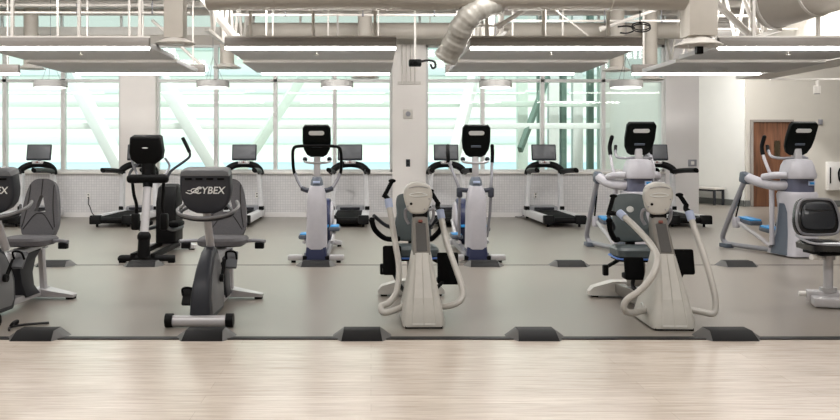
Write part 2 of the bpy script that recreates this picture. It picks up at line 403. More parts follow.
# ------------------------------------------------------------------ ceiling clouds and lights
x_start = [-5.59, -2.08, 1.41, 4.94]; LEN = 2.44
cn = ['leftmost of four', 'just left of the flexible duct', 'just right of the flexible duct', 'rightmost of four']
hang = [[11, 78, 139], [250, 313, 375], [487, 544, 609], [717, 755, 820]]
for i, xs in enumerate(x_start):
    D1 = 12.1; xc = xs+LEN/2
    t = thing('ceiling_cloud', 'near grey ceiling cloud with lit front edge, '+cn[i], 'ceiling panel', (xc, D1, 2.865), 0, 'near ceiling clouds')
    MB().box((0, .80, .075), (LEN, 1.5, .07), bev=.006).build('panel', M['cloud'], t)
    fb = MB().box((0, 0, .115), (LEN, .10, .13), bev=.004).build('fascia', M['fascia'], t)
    MB().box((0, -.002, .032), (LEN-.02, .088, .036), bev=.006).build('led_strip', M['led'], fb)
    MB().box((0, .02, .195), (LEN, .04, .03)).build('top_rail', M['white2'], t)
    for p in hang[i]:
        MB().box((X(p, D1)-xc, .05, .91), (.042, .042, 1.42)).build('hanger', M['white2'], t)
    sp = MB(); sp.lathe([(.012, .04), (.012, .01), (.035, .005), (.035, 0), (.005, -.012)], (.05, .55, .0), 14)
    sp.build('sprinkler', M['white'], t)
    t2 = thing('ceiling_panel', 'second grey ceiling panel behind the near cloud, '+cn[i], 'ceiling panel', (xc, 13.80, 2.865), 0, 'rear ceiling panels')
    MB().box((0, .85, .035), (LEN, 1.70, .07), bev=.006).build('panel', M['cloud'], t2)
    MB().box((0, -.012, .035), (LEN, .02, .05)).build('edge_trim', M['white'], t2)
    for q in (-.9, .3):
        MB().box((q, .5, .825), (.03, .03, 1.53)).build('hanger', M['white2'], t2)
    sp = MB(); sp.lathe([(.012, .02), (.012, .0), (.035, -.005), (.035, -.01), (.005, -.022)], (.1, 1.2, .0), 14)
    sp.build('sprinkler', M['white'], t2)
def far_light(xs, label):
    t = thing('linear_light', label, 'light', (xs+LEN/2, 16.1, 2.865), 0, 'far linear lights')
    fb = MB().box((0, 0, .13), (LEN, .10, .16), bev=.004).build('housing', M['fascia'], t)
    MB().box((0, -.002, .034), (LEN-.02, .088, .034), bev=.006).build('led_strip', M['led_far'], fb)
    for q in (-1.0, .05, 1.0): MB().box((q, 0, .90), (.03, .03, 1.38)).build('hanger', M['white2'], t)
far_light(-9.1, 'far linear light at the left picture edge, only its right end showing')
for i, xs in enumerate(x_start): far_light(xs, 'far linear light behind the grey ceiling panels, '+cn[i])
# round disc pendants
dl = ['leftmost, over the left window', 'second from left, right of the left pier', 'above the loop-handled elliptical', 'fourth from left, right of the centre pier', 'rightmost, above the tall machine with fat side arms']
for i, p in enumerate((50.5, 213, 337, 495.5, 626)):
    d = 16.6; c = at(p, 88, d)
    t = thing('disc_pendant', 'round white disc pendant light, '+dl[i], 'light', c, 0, 'round pendants along the windows')
    mb = MB(); mb.lathe([(.29, .015), (.318, .02), (.318, .135), (.30, .145), (.02, .15)], n=36); mb.build('shade', M['shade'], t)
    mb = MB(); mb.lathe([(.01, 0), (.288, 0), (.288, .02), (.01, .02)], n=36); mb.build('diffuser', M['disc_led'], t)
    mb = MB()
    for a in (0, 120, 240):
        q = Vector((.2*math.cos(math.radians(a)), .2*math.sin(math.radians(a)), .14)); mb.cyl(q, (0, 0, .62), .004, n=6)
    mb.cyl((0, 0, .60), (0, 0, 4.47-c.z), .006, n=6)
    mb.build('suspension_cable', M['steel'], t)

# ------------------------------------------------------------------ ducts, trusses, ceiling clutter
def diffuser(t, z, r, m='white2'):
    mb = MB(); mb.lathe([(r*.42, z+.10), (r*.50, z+.08), (r, z+.01), (r*.98, z), (r*.72, z+.035), (r*.70, z+.0), (r*.45, z+.03), (r*.42, z-.01), (.02, z-.015)], n=32)
    mb.build('diffuser', M[m], t)
# square drop ducts (left and right)
t = thing('drop_duct', 'square white drop duct with round diffuser, left of the near clouds\' gap', 'duct', (X(175.5, 12.6), 12.6, 3.0))
MB().box((0, 0, .776), (.285, .285, 1.35), bev=.01).build('duct', M['duct'], t); diffuser(t, .02, .30)
# big horizontal duct along the top
t = thing('main_duct', 'fat horizontal cream duct with flexible branch across the top of the photo', 'duct', (0, 11.35, 3.66))
mb = MB(); mb.cyl((-2.18, 0, 0), (4.18, 0, 0), .345, n=32); mb.build('duct', M['duct'], t)
for q in (-1.3, .2, 1.75, 3.2):
    mb = MB(); mb.cyl((q-.02, 0, 0), (q+.02, 0, 0), .356, n=32); mb.build('seam_band', M['duct'], t)
for q in (-1.0, 2.6):
    mb = MB(); mb.cyl((q, 0, .34), (q, 0, .80), .012, n=8); mb.build('hanger', M['white2'], t)
# flexible duct dropping from it
P = [at(498, 2, 11.35), at(480, 8, 11.25), at(465, 22, 11.3), at(456, 40, 11.45), at(446, 58, 11.6)]
P = [p-Vector((0, 11.35, 3.66)) for p in P]
pts = catmull(P, 12); mb = MB(); rings = []
for i in range(len(pts)):
    tdir = (pts[min(i+1, len(pts)-1)]-pts[max(i-1, 0)]).normalized(); u = Vector((0, 1, 0)); u = (u-tdir*u.dot(tdir)).normalized(); v = tdir.cross(u)
    r = .160+.005*math.sin(i*2.1)+.006*math.sin(i*.7)
    rings.append([pts[i]+u*r*math.cos(2*math.pi*k/18)+v*r*math.sin(2*math.pi*k/18) for k in range(18)])
mb.loft(rings); mb.build('flexible_branch', M['flex'], t, ang=60)
xd = X(698.5, 11.3)
MB().box((xd, -.05, .04), (.37, .36, 1.50), bev=.01).build('drop_leg', M['duct'], t)
mb = MB(); r = .31; z = -.83
mb.lathe([(r*.42, z+.14), (r*.50, z+.10), (r, z+.01), (r*.98, z), (r*.72, z+.035), (r*.70, z+.0), (r*.45, z+.03), (r*.42, z-.01), (.02, z-.015)], (xd, -.05, 0), n=32); df = mb.build('diffuser', M['white2'], t)
MB().box((xd, -.07, -.89), (.09, .09, .10), bev=.01).build('sensor', M['black'], df)
# rear horizontal duct
t = thing('rear_duct', 'slimmer cream duct running level high along the window wall', 'duct', (0, 17.75, 3.95))
mb = MB(); mb.cyl((X(232, 17.75), 0, 0), (X(690, 17.75), 0, 0), .17, n=24); mb.build('duct', M['duct'], t)
for p in (300, 430, 560, 650):
    mb = MB(); mb.cyl((X(p, 17.75), 0, .16), (X(p, 17.75), 0, .53), .012, n=6); mb.build('hanger', M['white2'], t)
# round drop ducts by the windows
for p, y, d, lb in ((31, 69, 17.4, 'over the left window'), (227, 68, 17.2, 'in the gap left of the second near cloud'), (365, 78, 17.2, 'left of the centre pier'), (617, 71, 17.2, 'over the right-hand window, left one of a pair'), (650, 80, 17.4, 'over the right-hand window, right one of a pair')):
    c = at(p, y, d)
    t = thing('round_drop_duct', 'round cream drop duct with flared diffuser, '+lb, 'duct', c, 0, 'round drop ducts along the windows')
    mb = MB(); mb.cyl((0, 0, .08), (0, 0, 4.47-c.z), .145, n=24); mb.build('duct', M['duct'], t)
    diffuser(t, 0, .29)
# oblique duct top right
t = thing('slanted_duct', 'large slanting cream duct in the top right corner', 'duct', (0, 0, 0))
a, b2 = at(770, 6, 12.9), at(880, -30, 11.2)
mb = MB(); mb.tube([a, (a+b2)/2, b2], .36, n=28, smooth=False); mb.build('duct', M['duct'], t)
ax = (b2-a).normalized()
for k in (.05, .45, .8):
    p = a+(b2-a)*k; mb = MB(); mb.tube([p-ax*.02, p+ax*.02], .375, n=28, smooth=False); mb.build('seam_band', M['white2'], t)
for k in (.3, .7):
    p = a+(b2-a)*k; mb = MB(); mb.cyl(p+Vector((0, 0, .33)), (p.x, p.y, 4.47), .012, n=6); mb.build('hanger', M['white2'], t)
# roof trusses running away from the camera
def truss(x, label, d0=13.2, zb=3.32):
    t = thing('roof_truss', label, 'truss', (x, d0, zb), 0, 'steel roof trusses')
    zt = 4.42-zb; L = WALL-.05-d0
    MB().box((0, L/2, zt), (.08, L, .06)).build('top_chord', M['white2'], t)
    MB().box((0, L/2, 0), (.07, L, .05)).build('bottom_chord', M['white2'], t)
    n = 5; st = L/n
    for k in range(n):
        for (a, b) in (((0, k*st, zt), (0, (k+.5)*st, 0)), ((0, (k+.5)*st, 0), (0, (k+1)*st, zt))):
            mb = MB(); mb.cyl(a, b, .028, n=8); mb.build('web_member', M['white2'], t)
truss(-8.2, 'white roof truss at the far left edge, above the left near cloud')
truss(-2.55, 'white roof truss beside the left square drop duct')
truss(2.1, 'white roof truss right of the flexible duct')
truss(6.35, 'white roof truss above the rightmost near cloud')
for i, (d, z) in enumerate(((15.6, 4.36), (16.9, 4.36), (17.9, 4.36))):
    mb = MB(); mb.box(((XL+8)/2, d, z), (8-XL, .07, .13), bev=.005)
    tag(mb.build('roof_joist', M['white2']), 'level white roof joist under the deck, '+['nearest', 'middle', 'farthest'][i]+' of three', 'joist', 'roof joists')
# diagonal braces
def brace(label, p0, d0, p1, d1, r):
    a, b2 = at(*p0, d0), at(*p1, d1)
    mb = MB(); mb.cyl(a, b2, r, n=10); mb.cyl(b2-(b2-a).normalized()*.06, b2+(b2-a).normalized()*.02, r*1.5, n=10)
    tag(mb.build('diagonal_brace', M['white2']), label, 'brace', 'diagonal braces')
brace('thick white diagonal brace between left square drop duct and fat duct', (182.6, -29), 14.2, (236, 40), 14.2, .07)
brace('thin white diagonal brace below the left square drop duct', (152, 20), 16.5, (202, 66), 16.5, .03)
brace('bright thick diagonal brace beside the right square drop duct', (690, -22), 13.6, (751, 36), 13.6, .055)
brace('slim diagonal brace crossing above the rightmost near cloud', (738, -16), 13.9, (757, 33), 13.9, .035)
brace('thin white diagonal rod beneath the fat duct', (553, 8), 14.5, (594, 40), 14.5, .014)
brace('sloping white brace right of the flexible duct', (528, 8), 13.1, (497, 27), 13.1, .035)
brace('paired sloping grey brace left of the black cable coil', (660, 8), 15, (601, 29), 15, .03)
# thin pipes under the deck
for i, (x0, x1, y, d, r, lb) in enumerate(((-60, 190, 5, 16.4, .03, 'level white pipe high at top left, uppermost of two'), (-60, 190, 12.5, 16.0, .022, 'level white pipe high at top left, lower of two'),
        (232, 470, 15, 15.2, .022, 'level white pipe just under the fat duct, left of its flexible branch'), (500, 690, 21, 15.2, .022, 'level white pipe just under the fat duct, right of its flexible branch'),
        (715, 900, 16, 15.0, .025, 'level white pipe above the rightmost near cloud, upper of two'), (715, 900, 29, 15.4, .02, 'level white pipe above the rightmost near cloud, lower of two'))):
    a, b2 = at(x0, y, d), at(x1, y, d)
    t = thing('overhead_pipe', lb, 'pipe', (a+b2)/2, 0, 'thin overhead pipes')
    L = (b2-a).length/2
    mb = MB(); mb.cyl((-L, 0, 0), (L, 0, 0), r, n=10); mb.build('pipe', M['white2'], t)
    for q in (-.55, .1, .7):
        mb = MB(); mb.cyl((L*q, 0, 0), (L*q, 0, 4.46-a.z), .009, n=6); mb.build('hanger_rod', M['steel'], t)
        mb = MB(); mb.cyl((L*q-.015, 0, 0), (L*q+.015, 0, 0), r+.008, n=10); mb.build('clamp', M['steel'], t)
# white cable tray beside the flexible duct
t = thing('cable_tray', 'short white cable tray rail right of the flexible duct', 'tray', at(471, 26, 12.9))
MB().box((.20, 0, 0), (.40, .12, .02), bev=.004).build('tray', M['white2'], t)
for q in (.03, .17): MB().box((q, 0, .80), (.03, .03, 1.62)).build('hanger', M['white2'], t)
# black cable coil and camera cluster
t = thing('cable_coil', 'black looped cable hanging near the right square drop duct', 'cable', at(640, 28, 13.0))
mb = MB()
for k in range(2):
    mb.tube([(.02+.14*math.cos(a), .01*k, .03*k+.06*math.sin(a)) for a in [i*math.pi/5 for i in range(10)]], .010, n=6, closed=True)
mb.build('loop', M['cord'], t)
mb = MB(); mb.tube([(-.08, 0, .0), (-.2, 0, .03), (-.34, .0, .02)], .013, n=6); mb.tube([(-.1, 0, -.05), (-.2, 0, -.08), (-.3, .02, -.07)], .012, n=6); mb.build('loose_end', M['cord'], t)
mb = MB(); mb.cyl((0, 0, .05), (0, 0, 4.47-at(640, 28, 13.0).z), .008, n=6); mb.build('hanger_wire', M['cord'], t)
t = thing('ceiling_camera', 'black ceiling camera cluster with cables above the centre pier', 'camera', at(415, 63, 16.4))
MB().box((0, 0, 0), (.24, .2, .13), bev=.02).build('body', M['black'], t)
mb = MB(); mb.cyl((0, -.08, -.02), (0, -.16, -.03), .05); mb.build('lens', M['matte'], t)
mb = MB(); mb.tube([(.12, 0, .03), (.24, 0, .05), (.36, 0, .03), (.40, 0, -.06), (.34, 0, -.10), (.30, 0, -.02)], .022, n=8); mb.build('cable', M['cord'], t)
MB().box((0, 0, .85), (.04, .04, 1.64)).build('mount', M['white2'], t)
t = thing('conduit_run', 'thin white conduits above the centre pier', 'conduit', (X(409, WALL), WALL-.12, 2.9))
for k in range(4):
    mb = MB(); mb.cyl((-.15+k*.09, 0, .0), (-.15+k*.09, 0, .87), .012, n=8); mb.build('conduit', M['white2'], t)
MB().box((0, .02, .02), (.5, .05, .06)).build('strap', M['white2'], t)
# track spot and rail on the beige wall side
t = thing('track_spotlight', 'small white track spotlight high in front of the beige wall', 'light', at(817, 80, 20.0))
zt = at(817, 80, 20.0).z
mb = MB(); mb.cyl((0, 0, -.14), (0, 0, -.32), .08, n=18); mb.build('head', M['white2'], t)
mb = MB(); mb.cyl((0, 0, -.30), (0, 0, -.33), .065, n=18); mb.build('lamp', M['charcoal'], t)
MB().box((0, 0, -.07), (.05, .05, .18)).build('bracket', M['white2'], t)
MB().box((.2, 0, .02), (2.6, .05, .04)).build('track', M['white2'], t)
for q in (-.9, 1.2):
    mb = MB(); mb.cyl((q, 0, .03), (q, 0, 4.47-zt), .012, n=6); mb.build('hanger', M['white2'], t)

# ------------------------------------------------------------------ wall devices
def outlet(px, py, lb, m='white', h=(.075, .12), d=WALL):
    c = at(px, py, d)
    t = thing('wall_outlet', lb, 'outlet', (c.x, d, c.z))
    MB().box((0, -.008, 0), (h[0], .016, h[1]), bev=.004).build('cover_plate', M[m], t)
    mk = MB()
    for z in (-.028, .028): mk.box((0, -.017, z), (.03, .006, .026))
    mk.build('socket', M['charcoal' if m == 'white' else 'black'], t); return t
outlet(88.5, 196, 'white outlet on low wall left of the left pier')
outlet(257, 195, 'white outlet on low wall beneath window behind the lettered console')
outlet(528.5, 195.5, 'white outlet on low wall, left one of the pair behind the treadmill')
outlet(535.5, 195.5, 'white outlet on low wall, right one of the pair behind the treadmill')
outlet(408, 163, 'small black outlet on the centre pier', 'charcoal', (.09, .16), WALL-.09)
c = at(408, 114, WALL-.09)
t = thing('thermostat', 'white square thermostat on the centre pier', 'thermostat', c)
MB().box((0, -.015, 0), (.2, .05, .2), bev=.015).build('body', M['white2'], t)
mb = MB(); mb.cyl((0, -.038, 0), (0, -.055, 0), .055, n=20); mb.build('dial', M['lavdark'], t)
c = at(693.5, 163, WALL-.05)
t = thing('switch_panel', 'pale wall switch panel on the grey pier', 'switch', c)
MB().box((-.03, -.015, 0), (.18, .03, .15), bev=.006).build('plate', M['lavdark'], t)
MB().box((-.03, -.032, 0), (.07, .012, .07), bev=.003).build('button', M['white'], t)
c = at(834, 176, DB)
t = thing('phone_cabinet', 'white wall cabinet with black handset at right edge', 'cabinet', c)
MB().box((0, -.035, 0), (.42, .13, .74), bev=.01).build('box', M['white'], t)
MB().box((-.15, -.105, .02), (.03, .03, .42), bev=.01).build('slot', M['black'], t)
mb = MB(); mb.tube([(.10, -.12, .2), (.05, -.14, .10), (.06, -.14, -.06), (.10, -.12, -.14)], .025, n=8); mb.build('handset', M['black'], t)
c = at(820.5, 122, DB)
tag(MB().box((c.x, DB, c.z), (.1, .06, .14), bev=.01).build('wall_sensor', M['lavdark']), 'small grey sensor on beige wall, upper right of door', 'sensor')
# bench
t = thing('wall_bench', 'small pale bench on dark legs against the white wall left of the door', 'bench', (9.10, 23.25, 0), math.radians(-71.5))
MB().box((0, 0, .44), (1.3, .36, .05), bev=.01).build('seat', M['white2'], t)
for q in (-.58, .58):
    for r in (-.14, .14):
        MB().box((q, r, .2075), (.055, .055, .415), bev=.005).build('leg', M['charcoal'], t)
for r in (-.14, .14): MB().box((0, r, .39), (1.1, .04, .05), bev=.005).build('apron', M['charcoal'], t)

# ------------------------------------------------------------------ floor power covers
def floor_cover(x, d, w, dp, label, group):
    t = thing('floor_power_cover', label, 'floor cover', (x, d, 0), 0, group)
    h = .062; i = .085
    mb = MB(); hw, hd = w/2, dp/2
    # centre body
    mb.loft([[(-hw+.07, -hd, .001), (hw-.07, -hd, .001), (hw-.07, hd, .001), (-hw+.07, hd, .001)], [(-hw+.085, -hd+.09, h), (hw-.085, -hd+.09, h), (hw-.085, hd-.06, h), (-hw+.085, hd-.06, h)]])
    mb.build('cover', M['ramp'], t)
    for s in (-1, 1):
        mb = MB(); mb.loft([[(s*(hw-.07), -hd, .001), (s*hw, -hd*.2, .001), (s*hw, hd*.6, .001), (s*(hw-.07), hd, .001)], [(s*(hw-.084), -hd+.091, h-.001), (s*(hw-.076), -hd*.2, h*.9), (s*(hw-.076), hd*.3, h*.9), (s*(hw-.084), hd-.061, h-.001)]])
        mb.build('end_ramp', M['rampend'], t)
fl = ['by the left-edge bike', 'in front of the lettered bike', 'left of the middle recumbent stepper', 'between the two recumbent steppers', 'right of the right recumbent stepper']
for p, l in zip((37, 205, 362, 536, 729), fl):
    floor_cover(X(p, 6.5), 6.52, .45 if p < 600 else .49, .30, 'black ramped floor cover on the front strip, '+l, 'front strip floor covers')
fl = ['left of the black crosstrainer', 'in front of the black crosstrainer', 'in front of the loop-handled elliptical', 'in front of the elliptical with moving arms', 'alone left of the right recumbent stepper', 'alone right of the right recumbent stepper']
for p, l in zip((54, 143, 316, 484, 570, 738), fl):
    floor_cover(X(p, 10.6), 10.62, .50, .30, 'black ramped floor cover on the rear strip, '+l, 'rear strip floor covers')

# ------------------------------------------------------------------ recumbent bike
def make_bike(label, loc, rz=0):
    t = thing('recumbent_bike', label, 'exercise bike', loc, rz, 'recumbent bikes')
    mb = MB(); mb.cyl((-.23, .05, .05), (.22, .05, .05), .046, n=20); fs = mb.build('front_stabilizer', M['silver'], t)
    for s in (-1, 1):
        mb = MB(); mb.cyl((s*.215, .05, .056), (s*.275, .05, .056), .056, n=20); mb.build('end_cap', M['black'], fs)
    def taper(mb):
        for v in mb.bm.verts: v.co.x *= 1.12-.75*max(0, v.co.z-.05)
    prof = [(.05, .02), (.04, .20), (.08, .33), (.20, .46), (.38, .575), (.50, .605), (.58, .57), (.68, .44), (.75, .30), (.75, .12), (.70, .03)]
    mb = MB(); mb.prism(prof, 'x', -.078, .078, bev=.03, seg=3); taper(mb); sh = mb.build('shroud', M['charcoal'], t)
    inner = [(.16, .08), (.15, .22), (.24, .38), (.38, .52), (.50, .555), (.58, .52), (.66, .40), (.70, .28), (.69, .12), (.64, .07)]
    for s in (-1, 1):
        mb = MB(); mb.prism(inner, 'x', *sorted((s*.066, s*.086)), bev=.008); taper(mb); mb.build('side_panel', M['panelgrey'], sh)
    mb = MB(); mb.cyl((0, .54, .58), (0, .30, .98), .036, .031, n=18); mb.build('console_post', M['silver'], t)
    # console: rounded shield seen from behind
    def shield(hw, top, bot, k=1.):
        pts = [(-hw+.05, top), (-hw+.015, top-.012), (-hw, top-.05), (-hw-.004, top-.17), (-hw+.004, bot+.14), (-hw+.025, bot+.08), (-hw+.07, bot+.03), (-hw+.13, bot+.004), (-hw+.18, bot)]
        return pts+[(-u, v) for u, v in pts[::-1]]
    tilt = Matrix.Translation((.01, .30, 1.10)) @ Matrix.Rotation(math.radians(10), 4, 'X')
    mb = MB(); mb.prism(shield(.208, .18, -.19), 'y', -.075, .075, bev=.025, seg=3); mb.xform(tilt)
    co = mb.build('console', M['charcoal'], t)
    mb = MB(); mb.prism([(-.206, .135), (-.194, .174), (-.155, .187), (.155, .187), (.194, .174), (.206, .135)], 'y', -.082, .082, bev=.012); mb.xform(tilt)
    mb.build('console_cap', M['capgrey'], co)
    for q in (-.135, -.045, .045, .135):
        mb = MB(); mb.box((q, -.080, .112), (.058, .014, .014), bev=.004); mb.xform(tilt); mb.build('vent_slot', M['matte'], co)
    R = Matrix.Rotation(math.radians(90), 4, 'X')
    text_mesh('logo', 'CYBEX', .085, M['label'], co, tilt @ Matrix.Translation((.035, -.0765, .012)) @ R, shear=.22, bold=.0008, sx=.95)
    mb = MB(); mb.tube([(-.085+.030*math.cos(a), -.077, .012+.017*math.sin(a)) for a in [i*math.pi/6 for i in range(12)]], .004, n=6, closed=True)
    mb.tube([(-.16, -.077, -.002), (-.12, -.077, -.014), (-.085, -.077, .012), (-.06, -.077, .026), (-.03, -.077, .03)], .0045, n=6)
    mb.tube([(-.145, -.077, .012), (-.115, -.077, .012)], .003, n=6, smooth=False); mb.xform(tilt); mb.build('emblem', M['label'], co)
    mb = MB(); mb.box((0, .078, .02), (.34, .01, .22), bev=.004); mb.xform(tilt); mb.build('display', M['screen'], co)
    mb = MB(); mb.tube([(-.20, .56, .99), (-.225, .44, .96), (-.235, .30, .93), (-.17, .20, .895), (0, .16, .875), (.17, .20, .895), (.25, .30, .93), (.255, .44, .96), (.22, .56, .99)], .0145, n=10); mb.build('handlebar', M['panelgrey'], t)
    mb = MB(); mb.tube([(-.15, .50, .96), (-.23, .30, .90), (-.12, .22, .865), (0, .21, .855), (.12, .22, .865), (.23, .30, .90), (.15, .50, .96)], .013, n=8); mb.build('handlebar_brace', M['charcoal'], t)
    # cranks
    for s, py, pz in ((-1, .40, .19), (1, .64, .47)):
        mb = MB(); mb.tube([(s*.10, .52, .33), (s*.105, py, pz)], .018, n=8, smooth=False); mb.cyl((s*.085, .52, .33), (s*.115, .52, .33), .035); cr = mb.build('crank', M['black'], t)
        mb = MB(); mb.box((s*.165, py, pz), (.10, .17, .035), rot=(math.radians(50), 0, 0), bev=.012); mb.build('pedal', M['black'] if s < 0 else M['capgrey'], cr)
        mb = MB(); mb.tube([(s*.12, py-.01, pz+.01), (s*.125, py-.05, pz+.07), (s*.165, py-.07, pz+.085), (s*.205, py-.05, pz+.07), (s*.21, py-.01, pz+.01)], .010, n=6); mb.build('strap', M['matte'], cr)
    # rails and supports
    mb = MB(); mb.prism([(.08, .045), (1.50, .045), (1.50, .11), (.08, .10)], 'x', -.05, .05, bev=.008); mb.build('floor_rail', M['silver'], t)
    mb = MB(); mb.prism([(.66, .42), (.72, .52), (1.45, .55), (1.47, .49), (1.0, .46)], 'x', -.055, .055, bev=.01); mb.build('seat_rail', M['alum'], t)
    mb = MB(); mb.prism([(.78, .47), (1.28, .50), (1.16, .42), (1.10, .30), (1.13, .18), (1.26, .08), (.98, .08), (.88, .22), (.84, .36)], 'x', -.07, .07, bev=.012); mb.build('seat_support', M['charcoal'], t)
    mb = MB(); mb.box((.03, 1.38, .30), (.05, .07, .44), rot=(math.radians(8), 0, 0), bev=.008); mb.build('rear_strut', M['silver'], t)
    mb = MB()
    mb.loft([[(sx, y0, z0) for sx in (-.34,) for (y0, z0) in ((1.36, .02), (1.46, .02), (1.46, .045), (1.36, .045))],
             [(0, y0, z0) for (y0, z0) in ((1.30, .03), (1.52, .03), (1.52, .11), (1.30, .11))],
             [(.34, y0, z0) for (y0, z0) in ((1.36, .02), (1.46, .02), (1.46, .045), (1.36, .045))]])
    rs = mb.build('rear_stabilizer', M['silver'], t)
    for s in (-1, 1): MB().box((s*.30, 1.41, .012), (.07, .08, .024)).build('foot_pad', M['black'], rs)
    # seat
    mb = MB(); mb.loft([[(u, v, z) for u, v in rrect(0, 1.16, hw, hd, .09)] for z, hw, hd in ((.545, .19, .19), (.56, .215, .215), (.60, .222, .222), (.622, .205, .205), (.63, .15, .15))]); mb.build('seat_cushion', M['seat'], t)
    out = [(-.13, .0), (.13, .0), (.185, .05), (.205, .15), (.20, .30), (.185, .44), (.15, .52), (.08, .555), (0, .56), (-.08, .555), (-.15, .52), (-.185, .44), (-.20, .30), (-.205, .15), (-.185, .05)]
    o2 = [(p.x*.9, p.z) for p in catmull([(u*(1-.18*max(0, v-.2)/.36), 0, v) for u, v in out], 4, True)]
    hole = [(-.055, .235), (.055, .235), (.048, .27), (.016, .385), (0, .40), (-.016, .385), (-.048, .27)]
    mx = Matrix.Translation((0, 1.335, .615)) @ Matrix.Rotation(math.radians(-13), 4, 'X')
    mb = MB(); mb.plate(o2, [hole], mx, .07); bk = mb.build('backrest', M['seatdark'], t)
    mb = MB()
    mb.tube([mx @ Vector(p) for p in ((-.15, -.002, .06), (-.06, -.004, .19), (0, -.004, .22), (.06, -.004, .19), (.15, -.002, .06))], .005, n=6)
    mb.tube([mx @ Vector(p) for p in ((0, -.003, .40), (0, -.003, .555))], .005, n=6, smooth=False)
    for s in (-1, 1): mb.tube([mx @ Vector(p) for p in ((s*.162, -.002, .08), (s*.132, -.004, .25), (s*.118, -.004, .42), (s*.118, -.002, .50))], .005, n=6)
    mb.build('seam', M['piping'], bk)
    mb = MB(); mb.box((0, 1.40, .62), (.10, .05, .30), rot=(math.radians(-13), 0, 0), bev=.01); mb.build('back_bracket', M['black'], t)
    for s in (-1, 1):
        mb = MB(); mb.tube([(s*.15, 1.22, .56), (s*.26, 1.18, .585), (s*.40, 1.10, .585)], .017, n=8); hl = mb.build('seat_handle', M['lavdark'], t)
        MB().box((s*.345, 1.13, .545), (.085, .06, .06), bev=.01).build('lever_box', M['black'], hl)
    return t
bike = make_bike('recumbent bike with white lettering on its charcoal console, nearest the middle', (-1.39, 6.84, 0))
b2 = copy_thing(bike, 'recumbent bike cut off by the left photo edge, slotted grey backrest showing', (-3.29, 6.84, 0), math.radians(-3.5))
for ch in b2.children:
    if ch.name.split('.')[0] in ('console', 'console_post', 'handlebar', 'handlebar_brace'): ch.location.x += .09
# power cable on the floor by the left bike
mb = MB(); c0 = at(4, 331, 6.8)
mb.tube([(-2.86, 6.72, .012), (-2.90, 6.84, .012), (-2.84, 6.93, .012), (-2.76, 6.97, .012), (-2.66, 7.02, .010)], .010, n=8)
mb.tube([(-2.90, 6.84, .022), (-2.87, 6.82, .05), (-2.85, 6.85, .06), (-2.87, 6.89, .03), (-2.90, 6.90, .022)], .012, n=8)
tag(mb.build('power_cord', M['cord']), 'tangled black power cord on floor at lower left edge', 'cord')

